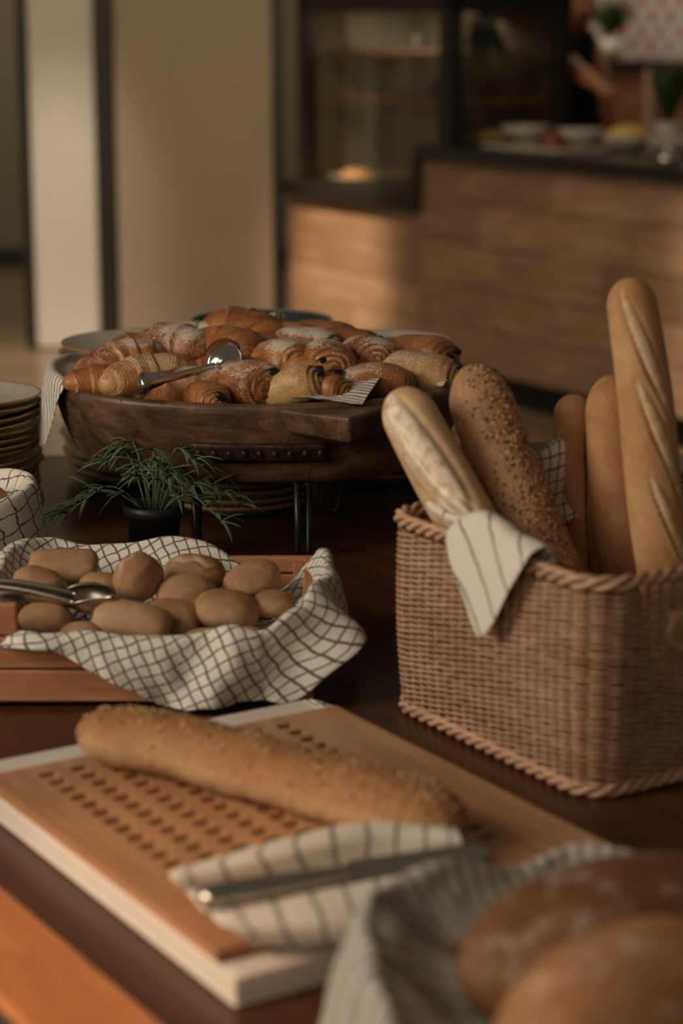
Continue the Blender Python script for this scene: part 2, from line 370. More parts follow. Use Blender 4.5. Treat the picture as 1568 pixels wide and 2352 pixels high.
struct(quadbox('trim_3', -1.42, -1.382, 9.36, 9.5, 0, 3.2, M['frame_dark']), 'dark metal frame on the outer edge of the pale pilaster', 'trim')

# counter frame: local x runs towards the camera's side, local y goes behind the counter
CO = np.array([.579, 7.96, 0.0])
def cl(s, d, z): return CO + A * s + B * d + np.array([0, 0, z])
def to_counter(o): o.location = tuple(CO); o.rotation_euler = (0, 0, ANG); return o
ct = to_counter(thing('service_counter', 'oak plank service counter under the black worktop and glass case', 'counter'))
# NB local y = rotated +90 deg from A = B
PR = random.Random(3)
def panel_planks(x0, x1, z0, z1, y, rows, cuts):
    m = MB(); h = (z1 - z0) / rows
    for r in range(rows):
        xs = [x0] + [c for c in cuts[r % len(cuts)] if x0 < c < x1] + [x1]
        for a, b in zip(xs[:-1], xs[1:]): m.box(a + .002, b - .002, y, y + .02, z0 + r * h + .002, z0 + (r + 1) * h - .002, PR.choice((0, 0, 1, 2)))
    return m
cuts = [(-1.0, -.1, .8, 1.7), (-.6, .35, 1.2, 2.1), (-1.2, .05, .65, 1.5)]
panel_planks(-.49, 2.6, .12, .92, 0, 5, cuts).build('upper_front_panel', [M['counter'], M['counter_b'], M['counter_c']], ct, bevel=.001)
panel_planks(-1.51, -.49, .12, .705, 0, 4, cuts).build('lower_front_panel', [M['counter'], M['counter_b'], M['counter_c']], ct, bevel=.001)
MB().box(-1.51, 2.6, .05, .7, 0, .12).build('plinth', M['black'], ct)
MB().box(-1.515, -1.495, .0, .7, .12, .705).build('end_panel', M['counter'], ct)
MB().box(-1.5, -.49, .02, .7, .12, .70).box(-.49, 2.6, .02, .7, .12, .915).build('carcass', M['black'], ct)
wt = to_counter(tag(MB().box(-.505, 2.65, -.03, .74, .917, .97).box(-.52, -.48, -.03, .02, .70, .917).build('worktop', M['worktop'], bevel=.006), 'long black stone worktop with bowls of food standing on it', 'worktop'))
# display case
CASE = []
dc = to_counter(thing('display_case', 'black framed glass display case with wooden shelves beside the beige pier', 'display case'))
zt = 1.50
fr = MB()
MB().box(-1.52, -.50, -.03, .64, .705, .775).build('base', M['black'], dc, bevel=.004)
for x0, x1, y in ((-1.42, -1.345, -.01), (-.365, -.275, -.01), (-.345, -.275, .52)):
    MB().box(x0, x1, y, y + .05, .775 if x0 < -.5 else .971, zt + .3).build('post', M['black'], dc, bevel=.003)
MB().box(-1.42, -.275, -.01, .57, zt - .02, zt + .06).build('top_rail', M['black'], dc, bevel=.003)
MB().box(-1.345, -.51, .012, .016, .776, zt - .02).build('front_pane', M['glass'], dc)
MB().box(-.50, -.365, .012, .016, .971, zt - .02).build('front_pane', M['glass'], dc)
MB().box(-.30, -.296, .04, .52, .971, zt - .02).build('end_pane', M['glass'], dc)
for z in (1.315, 1.13):
    MB().box(-1.34, -.37, .08, .50, z - .010, z + .010).build('shelf', M['brown_wood'], dc, bevel=.003)
MB().box(-1.415, -1.405, .04, .23, .776, zt - .02).build('dark_end_panel', M['grey_wall'], dc)
MB().box(-1.415, -1.405, .23, .554, .776, zt - .02).box(-1.404, -1.06, .555, .565, .776, zt - .02).build('light_end_panel', M['linen'], dc)
MB().box(-1.058, -.51, .555, .565, .776, zt - .02).box(-.51, -.345, .555, .565, .971, zt - .02).build('back_panel', M['case_back'], dc)
# crockery in the case
for i, (s, d, z, lab) in enumerate([(-1.22, .16, .775, 'pale dish with pastry on the case floor by the dark end panel'), (-1.20, .40, .775, 'pale dish on the case floor by the light panel'), (-.42, .30, .970, 'yellowish dish at the end of the case next to the white bowl')]):
    o_ = None
    CASE.append((s, d, z, lab))
def prop(name, label, cat, prof, m, s, d, z, group=None, n=24, mi=None, sc=1):
    V, Fc, MI = lathe([(r * sc, h * sc) for r, h in prof], n, mi)
    o = obj(name, V, Fc, m, mi=MI); o.location = tuple(cl(s, d, z)); return tag(o, label, cat, group)
BOWL = [(.0001, .0), (.05, 0), (.055, .008), (.085, .03), (.11, .068), (.107, .069), (.08, .034), (.05, .014), (.0001, .012)]
DOME = [(.075, .0), (.07, .02), (.05, .036), (.02, .044), (.0001, .046)]
DISH = [(.0001, 0), (.08, 0), (.12, .02), (.117, .022), (.078, .006), (.0001, .005)]
JAR = [(.0001, 0), (.035, 0), (.036, .07), (.028, .085), (.028, .1), (.0001, .1)]
for i, (s, d, z, lab) in enumerate(CASE):
    prop('serving_dish', lab, 'dish', DISH, M['white_ware'], s, d, z + .001, 'dishes inside the display case')
    prop('cake', ['round pale cake on the dish by the dark end panel', 'round cream cake on the dish by the light panel', 'low yellow cake on the dish at the end of the case'][i], 'cake', DOME, M['food_yellow'] if i == 2 else M['light_loaf'], s, d, z + .008, 'cakes inside the display case')
for i, (s, d, z, lab) in enumerate([(-1.25, .15, 1.326, 'small jar on the top shelf by the dark end panel'), (-1.1, .38, 1.326, 'small jar on the top shelf by the light panel'), (-1.0, .42, 1.141, 'small jar on the lower shelf by the light panel')]):
    prop('jar', lab, 'jar', JAR, M['bowl_out'], s, d, z, 'jars on the case shelves', sc=.6)
# bowls on the worktop
def on_top(u, v, dd):
    # point on worktop seen at column u, dd behind the front edge
    best = min((abs((784 + F * cl(s, dd, .97)[0] / (cl(s, dd, .97)[1] * CP + (CZ - .97) * SP)) - u), s) for s in np.linspace(-.4, 2.5, 600)); return best[1]
for u, dd, lab, food, fl, sc in ((1205, .30, 'white bowl nearest the glass case on the black worktop', None, None, .9), (1330, .30, 'white bowl on the worktop in front of the person in black', None, None, .9), (1442, .35, 'white bowl heaped with yellow food on the worktop', 'food_yellow', 'heap of yellow food in a white bowl', .95), (1545, .35, 'white bowl at the far end of the worktop by the potted herb', None, None, .95)):
    s = on_top(u, 300, dd); prop('food_bowl', lab, 'bowl', BOWL, M['white_ware'], s, dd, .985 if dd == .30 else .971, 'white bowls on the worktop', sc=sc)
    if food: prop('food_heap', fl, 'food', DOME, M[food], s, dd, .971 + .05, sc=1.15)
s = on_top(1272, 300, .20); prop('red_fruit', 'dark red heap of fruit between the two white bowls', 'fruit', [(.055, 0), (.05, .03), (.03, .055), (.0001, .062)], M['food_red'], s, .20, .985)
s0, s1 = on_top(1170, 0, .2), on_top(1350, 0, .2)
t_ = to_counter(tag(MB().box(s0, s1, .06, .44, .971, .983).build('serving_tray', M['white_ware'], bevel=.004), 'pale flat serving tray under the two white bowls', 'tray'))
s = on_top(1532, 0, .08); prop('metal_lid', 'shiny small metal lid catching the light on the worktop', 'lid', [(.03, 0), (.045, .004), (.042, .02), (.02, .034), (.006, .036), (.008, .05), (.0001, .054)], M['steel'], s, .08, .971)
# wall behind, shelf posts, plants
tw = to_counter(MB().box(-2.36, 2.5, 2.3, 2.4, 0, 3.2).build('wall_right', M['tiles'])); struct(tw, 'wall of red and white patterned tiles behind the counter', 'wall')
bc = to_counter(thing('back_cabinet', 'dark wooden back cabinet below the patterned tiles', 'cabinet'))
MB().box(-1.85, 1.6, 1.75, 2.28, .02, 1.22).build('body', M['brown_wood'], bc); MB().box(-1.87, 1.62, 1.72, 2.29, 1.22, 1.26).build('top', M['black'], bc)
for s in (-1.51, -1.16): MB().box(s, s + .07, 1.70, 1.75, .02, 1.22).build('upright', M['counter'], bc)
rng = random.Random(4)
def bushy(name, label, loc, r, h, n, m, pot=None, hang=False):
    t = thing(name, label, 'plant', loc); mb = MB()
    for i in range(n):
        a = rng.uniform(0, 6.28); L = rng.uniform(.6, 1) * h; sp = rng.uniform(.1, 1) * r; sg = -1 if hang and rng.random() < .75 else 1
        p0 = np.array([0, 0, 0]); p2 = np.array([math.cos(a) * sp, math.sin(a) * sp, sg * L]); p1 = np.array([p2[0] * .4, p2[1] * .4, abs(L) * .5 if sg > 0 else .05])
        w = rng.uniform(.012, .022); side = np.array([-math.sin(a), math.cos(a), 0.]) * w
        pts = [(1 - q) ** 2 * p0 + 2 * q * (1 - q) * p1 + q * q * p2 for q in np.linspace(0, 1, 6)]
        V = []; 
        for k, p in enumerate(pts):
            ww = math.sin(math.pi * min(.97, .12 + k / 5 * .85)); V += [p - side * ww, p + side * ww + np.array([0, 0, .004])]
        mb.add(V, [(2 * k, 2 * k + 1, 2 * k + 3, 2 * k + 2) for k in range(5)])
    o = mb.build('foliage', m, t, True); sd = o.modifiers.new('thick', 'SOLIDIFY'); sd.thickness = .002
    if pot: V, Fc, MI = lathe(pot, 20); obj('pot', V, Fc, M['white_ware'], t)
    return t
def at_counter(u, z, d):
    best = None
    for s in np.linspace(-3, 3, 2200):
        p = cl(s, d, z); e = abs(784 + F * p[0] / (p[1] * CP + (CZ - z) * SP) - u)
        if best is None or e < best[0]: best = (e, p)
    return tuple(best[1])
POT = [(.0001, -.1), (.045, -.1), (.06, .0), (.055, .0), (.0001, -.01)]
bushy('hanging_plant', 'dark green trailing plant in the end bay of the glass case', tuple(cl(-.50, .3, 1.44)), .12, .20, 70, M['plant_far'], [(.0001, -.03), (.05, -.03), (.06, .02), (.055, .02), (.0001, .0)], True)
bushy('potted_herb', 'dark green herb standing on the worktop behind the end bowl', tuple(np.array(at_counter(1535, 1.07, .60))), .12, .22, 60, M['plant_far'], POT)
bushy('leafy_plant', 'dark leafy plant on the back cabinet below the patterned tiles', tuple(np.array(at_counter(1400, 1.36, 1.95))), .16, .2, 60, M['plant_far'], POT)
# ------------------------------------------------------------------ table
C0 = np.array([-.0716, 1.294, .80])
def tl(a, b, z=0.0, o=None): return (C0 if o is None else o) - A * a + B * b + np.array([0, 0, z])
tb = thing('buffet_table', 'dark glossy reddish wood buffet table carrying all the bread', 'table', (-.232, 1.307, .80), ANG)
# local: x along A (towards camera side), y along B (away from its long edge)
def tloc(x, y): d = np.array([x + .232, y - 1.307]); return d @ A[:2], d @ B[:2]
far = [tloc(-1.20, 3.035), tloc(.45, 3.26), tloc(1.05, 2.35)]
poly = [(far[0][0], .080), (1.1, .080), (1.1, far[2][1]), far[2], far[1], far[0]]; npl = len(poly)
MB().add([(*p, 0) for p in poly] + [(*p, -.04) for p in poly], [tuple(range(npl)), tuple(range(2 * npl - 1, npl - 1, -1))] + [(i, npl + i, npl + (i + 1) % npl, (i + 1) % npl) for i in range(npl)]).build('tabletop', M['table'], tb, bevel=.002)
MB().box(far[0][0], 1.1, 0, .078, -.010, .002).build('edge_board', M['table_rim'], tb, bevel=.004)['label'] = 'orange lighter wood edge board'
for x, y in ((-1.75, .12), (.95, .12), (-.9, 1.2), (.9, .95)):
    MB().box(x, x + .08, y, y + .08, -.80, -.04).build('leg', M['table'], tb, bevel=.004)
TZ = .80
# ------------------------------------------------------------------ cloth drape over a rim
def liner(name, rim, m, label, cat='cloth', closed=False, n=120, k=30, uvrot=0, group=None, seed=1, sign=1, fold=12, inner=None, off=.012):
    """rim rows: x y z | inward depth_in outward hang amp ; runs along the rim, crosses it inside -> outside"""
    S = cr(rim, n, closed); P = S[:, :3]
    T = (np.roll(P, -1, 0) - np.roll(P, 1, 0)) if closed else np.gradient(P, axis=0)
    T[:, 2] = 0; T /= np.linalg.norm(T, axis=1)[:, None] + 1e-9
    if closed or True:
        for _ in range(3): T = (np.roll(T, 1, 0) + T + np.roll(T, -1, 0)) / 3 if closed else np.vstack([T[:1], (T[:-2] + T[1:-1] + T[2:]) / 3, T[-1:]])
    O = np.stack([T[:, 1], -T[:, 0], 0 * T[:, 0]], 1) * sign
    ds = np.linalg.norm(np.diff(P, axis=0), axis=1); s = np.concatenate([[0], np.cumsum(ds)])
    V = []; UV = []
    for i in range(n):
        inw, dep, out, hang, amp = S[i, 3:8]; hang = max(hang, .001); r = .006
        prof = np.array([(-inw, -dep), (-inw * .55, -dep * .72), (-inw * .2 - .004, -dep * .3), (-.006, -.002), (0, r), (off * .7, r * .5), (off + out * .3, -hang * .35), (off + out * .7, -hang * .7), (off + out, -hang)])
        Q = cr(prof, k); dl = np.concatenate([[0], np.cumsum(np.linalg.norm(np.diff(Q, axis=0), axis=1))])
        t = np.linspace(0, 1, k)
        w = amp * (sn(s[i] * fold * 2.2 + t * 2, t * 3.0, 0, seed) + .5 * sn(s[i] * fold * 6 - t * 4, t * 5, 1.7, seed + 1)) * (.25 + np.abs(t - .45) * 1.5)
        wz = amp * .55 * sn(s[i] * fold * 2.6 + 5, t * 2.0, .3, seed + 2)
        for j in range(k):
            V.append(P[i] + O[i] * (Q[j, 0] + w[j]) + np.array([0, 0, Q[j, 1] + wz[j]])); UV.append((s[i], dl[j] - dl[k // 2]))
    V = np.array(V); V[:, 2] = np.maximum(V[:, 2], TZ + .003)
    UV = np.array(UV); c_, s_ = math.cos(uvrot), math.sin(uvrot); UV = np.stack([UV[:, 0] * c_ - UV[:, 1] * s_, UV[:, 0] * s_ + UV[:, 1] * c_], 1)
    f = grid_faces(n, k, closed)
    if closed and inner is not None:
        V = np.vstack([V, inner]); UV = np.vstack([UV, [[0, 0]]]); c = len(V) - 1
        f += [(i * k, c, ((i + 1) % n) * k) for i in range(n)]
    o = obj(name, V, f, m, None, True, UV)
    sd = o.modifiers.new('thick', 'SOLIDIFY'); sd.thickness = .0016; sd.offset = 0
    ss = o.modifiers.new('sub', 'SUBSURF'); ss.levels = ss.render_levels = 1
    return tag(o, label, cat, group)

# ------------------------------------------------------------------ plates and bowls
def plate_mesh(name, Rr, h=.018):
    prof = [(.0001, 0), (Rr * .62, 0), (Rr * .66, .002), (Rr * .9, h * .55), (Rr * .985, h * .80), (Rr, h * .9), (Rr * .997, h), (Rr * .975, h * .98), (Rr * .9, h * .72), (Rr * .66, h * .30), (.0001, h * .26)]
    V, Fc, MI = lathe(prof, 64, [1, 1, 1, 1, 2, 2, 2, 0, 0, 0]); return V, Fc, MI
ORD = ['topmost', 'second from the top', 'third from the top', 'fourth from the top', 'fifth from the top', 'sixth from the top', 'seventh from the top', 'eighth from the top', 'ninth from the top', 'tenth from the top', 'eleventh from the top', 'twelfth from the top', 'thirteenth from the top', 'fourteenth from the top', 'fifteenth from the top', 'sixteenth from the top', 'seventeenth from the top', 'eighteenth from the top', 'nineteenth from the top']
def stack(cx, cy, Rr, n, sp, where, group, h=.018, tilt=0.0, seed=0, jit=.003):
    r = random.Random(seed); first = None
    for i in range(n):
        if first is None:
            V, Fc, MI = plate_mesh('plate', Rr, h); o = first = obj('dinner_plate', V, Fc, [M['plate'], M['plate_side'], M['plate_rim']], mi=MI)
        else: o = dup(first)
        tt = tilt * i / max(1, n - 1)
        o.location = (cx + r.uniform(-jit, jit), cy + r.uniform(-jit, jit) - tt * .02, TZ + .001 + i * sp + (.004 if tilt and i > 9 else 0)); o.rotation_euler = (tt + r.uniform(-.004, .004), r.uniform(-.006, .006), r.uniform(0, 6))
        tag(o, f'{ORD[n - 1 - i]} plate in {where}', 'plate', group)
stack(-.512, 2.66, .121, 18, .0093, 'the tall stack behind the small cloth basket', 'plates in the tall stack by the small basket', .018, R(1.6), 1, .0035)
stack(-.282, 2.985, .124, 15, .0128, 'the stack behind the hanging striped cloth', 'plates in the stack behind the tray cloth', .02, 0, 2)
stack(-.140, 2.80, .108, 4, .0105, 'the low stack below the tray', 'plates in the low stack below the tray', .02, 0, 3)
stack(.060, 2.995, .102, 14, .0138, 'the stack behind the tray beside the pale baguette', 'plates in the stack beside the pale baguette', .02, 0, 4)
BW = [(.0001, 0), (.045, 0), (.048, .006), (.080, .03), (.100, .062), (.107, .088), (.1055, .0905), (.103, .088), (.096, .063), (.076, .034), (.045, .014), (.0001, .012)]
Vb, Fb, MIb = lathe(BW, 56, [1, 1, 1, 1, 1, 1, 1, 0, 0, 0, 0]); fb = None
for i in range(4):
    if fb is None: o = fb = obj('soup_bowl', Vb, Fb, [M['bowl'], M['bowl_out']], mi=MIb)
    else: o = dup(fb)
    o.location = (-.120, 3.125, TZ + .001 + i * .0405)
    tag(o, f'slate blue bowl, {ORD[3 - i]} of the stack behind the pastries', 'bowl', 'slate blue bowls behind the pastries')

# ------------------------------------------------------------------ wooden tray on its stand
TX, TY, TB = -.105, 2.665, .890
tr = thing('wooden_tray', 'heavy dark carved wooden tray full of pastries on black legs', 'tray', (TX, TY, TB))
def ring(rx, ry, z, n=96, e=2.25, dz=None):
    a = np.linspace(0, 2 * math.pi, n, endpoint=False); c, s = np.cos(a), np.sin(a)
    x = rx * np.sign(c) * np.abs(c) ** (2 / e); y = ry * np.sign(s) * np.abs(s) ** (2 / e)
    zz = np.full(n, z) if dz is None else z + dz(x, y)
    return np.stack([x, y, zz], 1)
lift = lambda x, y: .006 * np.clip(-x / .27, 0, 1) ** 1.5 + .004 * np.clip(x / .27, 0, 1)
rings = [ring(.0001, .0001, .0), ring(.16, .12, .0), ring(.200, .150, .001), ring(.222, .163, .008), ring(.240, .174, .030, dz=lambda x, y: .2 * lift(x, y)), ring(.256, .184, .062, dz=lambda x, y: .6 * lift(x, y)), ring(.268, .192, .098, dz=lift), ring(.268, .192, .107, dz=lift), ring(.260, .183, .111, dz=lift), ring(.250, .173, .105, dz=lift), ring(.225, .150, .06), ring(.17, .11, .035), ring(.0001, .0001, .032)]
V = np.vstack(rings); ang = np.arctan2(V[:, 1], V[:, 0])
V[:, :2] *= (1 + .010 * sn(ang * 2, V[:, 2] * 20, 0, 5))[:, None]
f = []
for i in range(len(rings) - 1):
    for k in range(96): f.append((i * 96 + k, i * 96 + (k + 1) % 96, (i + 1) * 96 + (k + 1) % 96, (i + 1) * 96 + k))
o = obj('hull', V, f, M['tray'], tr); ss = o.modifiers.new('sub', 'SUBSURF'); ss.levels = ss.render_levels = 1
# carved lug
def hexa(name, c8, m, parent, bevel): # c8: bottom 4 then top 4
    return MB().add(c8, [(3, 2, 1, 0), (4, 5, 6, 7), (0, 1, 5, 4), (1, 2, 6, 5), (2, 3, 7, 6), (3, 0, 4, 7)]).build(name, m, parent, bevel=bevel, seg=4)
LT = np.array([TX, TY, TB])
q = [PY(609, 936, 2.485), PY(803, 960, 2.40), PY(925, 925, 2.50), PY(760, 915, 2.60)]
top = [p - LT for p in q]; bot = [p - LT for p in (PY(612, 988, 2.50), PY(806, 1022, 2.415), PY(925, 985, 2.52), PY(760, 972, 2.60))]
hexa('lug', [*bot, *top], M['tray'], tr, .007)
# iron strap with studs, following the hull
def hull_pt(xn, z):
    """front surface of the hull at local x and height z (front = -y)"""
    zs = [.001, .008, .030, .062, .098]; rx = [.200, .222, .240, .256, .268]; ry = [.150, .163, .174, .184, .192]
    a = np.interp(z, zs, rx); b = np.interp(z, zs, ry); u_ = min(.999, abs(xn) / a)
    return np.array([xn, -b * (1 - u_ ** 2.25) ** (1 / 2.25), z])
rows = []
for x in np.linspace(-.083, .083, 24):
    for z in np.linspace(.037, .060, 5): rows.append(hull_pt(x + .006, z + .02 * (-x) * .25) + np.array([0, -.0035 + .0008 * math.sin(90 * x + 40 * z), 0]))
st = obj('iron_strap', rows, grid_faces(24, 5), M['rust'], tr); sd = st.modifiers.new('thick', 'SOLIDIFY'); sd.thickness = .005; sd.offset = 0
for i, x in enumerate(np.linspace(-.074, .074, 9)):
    p = hull_pt(x + .006, .0485 - .005 * x) + np.array([0, -.0055, 0]); V, Fc, MI = lathe([(.0045, 0), (.0035, .0022), (.0001, .0032)], 10)
    e = obj('stud', V, Fc, M['rust'], st); e.location = tuple(p); e.rotation_euler = (R(68), 0, 0)
# stand
sg = thing('tray_stand', 'black metal rod stand with hairpin legs under the wooden tray', 'stand', (TX, TY, TZ))
for i, (x, y, dx, dy) in enumerate(((-.073, -.160, .002, .008), (.0575, -.162, .0068, .004), (-.10, .08, .012, 0), (.09, .08, -.012, 0))):
    m = MB(); 
    m.tube([(x - dx, y - dy, TB - TZ + (.008 if y < -.15 else -.0005)), (x - dx, y - dy, .012), (x - dx * .5, y - dy * .5, .0050), (x + dx * .5, y + dy * .5, .0050), (x + dx, y + dy, .012), (x + dx, y + dy, TB - TZ + (.006 if y < -.15 else -.0005))], .0042, 10)
    m.build('leg', M['black'], sg, True)
V, Fc, MI = lathe([(.07, .0845), (.085, .0845), (.085, .0885), (.07, .0885), (.07, .0845)], 40); e = obj('support_ring', V, Fc, M['black'], sg); e.scale = (1.4, 1.4, 1.0)

# striped cloth in the tray
def tray_rim(deg, inw, dep, out, hang, amp, dz=0.0):
    a = R(deg); c, s = math.cos(a), math.sin(a); x = .262 * np.sign(c) * abs(c) ** (2 / 2.25); y = .185 * np.sign(s) * abs(s) ** (2 / 2.25)
    return (TX + x, TY + y, TB + .112 + float(lift(np.array([x]), np.array([y]))[0]) + dz, inw, dep, out, hang, amp)
liner('striped_cloth', [tray_rim(84, .06, .02, .0, .002, .002), tray_rim(112, .06, .02, .004, .004, .002), tray_rim(136, .07, .02, .006, .010, .002, .002), tray_rim(156, .08, .02, .008, .025, .003, .004), tray_rim(170, .08, .02, .012, .045, .003, .007), tray_rim(181, .08, .02, .014, .065, .003, .008), tray_rim(192, .08, .02, .010, .092, .003, .006), tray_rim(201, .05, .02, .006, .066, .003, .004), tray_rim(208, .03, .02, .002, .020, .002, .001), tray_rim(211, .02, .02, .0, .002, .001, .0)], M['cl_stripe'], 'fine striped white cloth hanging over the rounded end of the wooden tray', uvrot=R(8), seed=11, sign=1, fold=10, off=.014)
liner('striped_cloth', [tray_rim(0, .05, .02, .0, .006, .003), tray_rim(14, .06, .03, .006, .014, .003, .003), tray_rim(30, .06, .03, .006, .012, .003, .004), tray_rim(50, .06, .03, .0, .004, .003), tray_rim(66, .05, .03, .0, .002, .002)], M['cl_stripe'], 'fine striped white cloth on the tray rim behind the seeded loaf', uvrot=R(15), seed=14, sign=1, fold=10)
# front corner flap of the cloth, a folded triangle lying on the rim
def patch(name, corners, nu, nv, m, label, amp=.003, uvs=None, seed=3, sag=0.0, parent=None, thick=.002, cat='cloth'):
    """bilinear cloth patch through a small net of control points (rows x cols)"""
    C = np.asarray(corners, float); r_, c_ = C.shape[:2]
    rowsn = np.stack([cr(C[i], nv) for i in range(r_)]); G = np.stack([cr(rowsn[:, j], nu) for j in range(nv)], 1)
    uu, vv = np.meshgrid(np.linspace(0, 1, nu), np.linspace(0, 1, nv), indexing='ij')
    e = np.minimum(1, 1.0)
    G[..., 2] += amp * sn(uu * 5, vv * 5, 0, seed) + amp * .4 * sn(uu * 14, vv * 12, 1, seed + 1)
    su = np.linalg.norm(np.diff(G, axis=0), axis=2).sum(0).mean(); sv = np.linalg.norm(np.diff(G, axis=1), axis=2).sum(1).mean()
    UV = np.stack([uu.ravel() * su, vv.ravel() * sv], 1)
    if uvs: a = R(uvs); UV = np.stack([UV[:, 0] * math.cos(a) - UV[:, 1] * math.sin(a), UV[:, 0] * math.sin(a) + UV[:, 1] * math.cos(a)], 1)
    o = obj(name, G.reshape(-1, 3), grid_faces(nu, nv), m, parent, True, UV)
    sd = o.modifiers.new('thick', 'SOLIDIFY'); sd.thickness = thick; sd.offset = 0
    ss = o.modifiers.new('sub', 'SUBSURF'); ss.levels = ss.render_levels = 1
    return tag(o, label, cat) if label else o
patch('striped_cloth', [[PY(668, 912, 2.500), PY(735, 919, 2.49), PY(832, 929, 2.478)], [PY(720, 893, 2.53), PY(780, 897, 2.52), PY(850, 902, 2.505)], [PY(790, 877, 2.565), PY(835, 872, 2.555), PY(872, 870, 2.54)], [PY(850, 880, 2.60), PY(875, 880, 2.59), PY(896, 882, 2.58)]], 24, 24, M['cl_stripe'], 'striped cloth corner folded out over the tray beside the carved lug', .0015)
patch('striped_cloth', [[PY(598, 762, 2.80), PY(601, 738, 2.80), PY(610, 728, 2.81)], [PY(628, 765, 2.78), PY(627, 724, 2.775), PY(634, 718, 2.79)], [PY(650, 768, 2.79), PY(658, 729, 2.80), PY(652, 722, 2.82)]], 14, 14, M['cl_stripe'], 'rolled up tip of striped cloth behind the highest croissant', .001)
patch('striped_cloth', [[PY(985, 885, 2.60), PY(1000, 890, 2.58), PY(1018, 885, 2.56)], [PY(990, 875, 2.62), PY(1008, 878, 2.60), PY(1026, 874, 2.58)], [PY(995, 868, 2.65), PY(1012, 868, 2.63), PY(1030, 862, 2.61)]], 12, 12, M['cl_stripe'], 'crumpled striped cloth between the pastries and the seeded loaf', .002)
# cloth bed the pastries lie on
aa = np.linspace(0, 2 * math.pi, 72, endpoint=False); V = []
for rr in np.linspace(0, 1, 14):
    for a in aa:
        x, y = .235 * rr * math.cos(a), .158 * rr * math.sin(a); V.append((TX + x, TY + y, TB + .062 + .048 * (1 - rr ** 2.2) + .018 * (y / .158) * (1 - rr) + .002 * math.sin(40 * x) * math.sin(36 * y) + .028 * rr ** 6))
V = np.array(V); o = obj('tray_lining', V, grid_faces(14, 72, False, True), M['cl_stripe'], None, True, V[:, :2]); o.modifiers.new('thick', 'SOLIDIFY').thickness = .002
tag(o, 'striped cloth lining bunched up below the pile of pastries', 'cloth')

# ------------------------------------------------------------------ pastries
def pain_mesh(L=.084, rx=.031, rz=.026, seed=0, turns=3.2):
    r = np.random.RandomState(seed); n = 60; V = []; lay = []; bake = []; amt = []
    th = np.linspace(0, 2 * math.pi, n, endpoint=False); ph = r.uniform(0, 6.28)
    e = 2.3
    cx = np.sign(np.cos(th)) * np.abs(np.cos(th)) ** (2 / e); sx = np.sign(np.sin(th)) * np.abs(np.sin(th)) ** (2 / e)
    prof = [(-1, q) for q in np.linspace(0.02, .80, 12)] + [(q, 1.0) for q in np.linspace(-.97, .97, 27)] + [(1, q) for q in np.linspace(.80, .02, 12)]
    for a, q in prof:
        wr = sn(th * .9 + a, 3 * a + q, 0, seed + 9)
        if abs(a) == 1:
            g = turns * q / .8 - th / (2 * math.pi) * a
            sp_ = np.abs(np.sin(math.pi * g + ph)) ** .6
            x = a * (L / 2 + .010 * (1 - (q / .8) ** 2) - .0034 * (1 - sp_)); rad = q * (1 + .02 * wr); bk = .30 + .30 * q + 0 * th; am = 1.0
        else:
            ed = max(0, (abs(a) - .55) / .45); g = turns + (1 - abs(a)) * 4.5 - th / (2 * math.pi) * np.sign(a)
            am = .12 + .88 * ed ** 1.3
            rad = (1 - .20 * ed ** 2.2) * (1 + .010 * ed * np.sin(2 * math.pi * g + ph)) * (1 + .05 * sn(th * 1.0, a * 2, 0, seed)); x = a * L / 2 + 0 * th; bk = .62 - .1 * ed + .16 * np.sin(th)
        V.append(np.stack([x + 0 * th, rx * rad * cx, rz * rad * sx - .005 * a * a + .0 * th], 1)); lay.append(g + ph / 6.283 + 0 * th); bake.append(bk + 0 * th); amt.append(am + 0 * th)
    V = np.vstack(V); m = len(prof); f = [(i * n + k, (i + 1) * n + k, (i + 1) * n + (k + 1) % n, i * n + (k + 1) % n) for i in range(m - 1) for k in range(n)]
    f += [tuple(range(n)), tuple((m - 1) * n + k for k in range(n - 1, -1, -1))]
    return V, f, {'lay': np.concatenate(lay), 'bake': np.concatenate(bake), 'layamt': np.concatenate(amt)}
def croissant_mesh(L=.13, rr=.034, bend=.9, seed=0, seg=4):
    n = 44; m = 120; V = []; lay = []; bake = []; amt = []; th = np.linspace(0, 2 * math.pi, n, endpoint=False)
    for s in np.linspace(-1, 1, m):
        env = (1 - abs(s) ** 2.1) ** .60 * rr + .002
        ss = abs(s) * seg / 2 + .12 + .30 * np.sin(th * .5 + seed) + .10 * sn(th, 2 * s, 0, seed + 2); fr = ss - np.floor(ss)
        step = 1 + .13 * (np.minimum(fr * 1.0, (1 - fr) * 6) - .45)
        rad = env * step * (1 + .05 * sn(th * .8, s * 2.5, 0, seed))
        ph = s * bend * .8; Rb = L / (2 * .8 * bend)
        ax = np.array([Rb * math.sin(ph), -Rb * (1 - math.cos(ph)), 0]); nx = np.array([math.sin(ph), math.cos(ph), 0])
        V.append(ax + np.outer(np.cos(th) * rad, nx) + np.outer(np.sin(th) * rad * .9, (0, 0, 1))); lay.append(ss * 7.0 + .8 * sn(th, s * 4, 0, seed + 4)); bake.append(.72 - .28 * (fr > .90) + .15 * (fr - .5) + .12 * np.sin(th)); amt.append(.10 + .35 * (fr > .55))
    V = np.vstack(V); f = [(i * n + k, (i + 1) * n + k, (i + 1) * n + (k + 1) % n, i * n + (k + 1) % n) for i in range(m - 1) for k in range(n)]
    f += [tuple(range(n)), tuple((m - 1) * n + k for k in range(n - 1, -1, -1))]
    return V, f, {'lay': np.concatenate(lay), 'bake': np.concatenate(bake), 'layamt': np.concatenate(amt)}
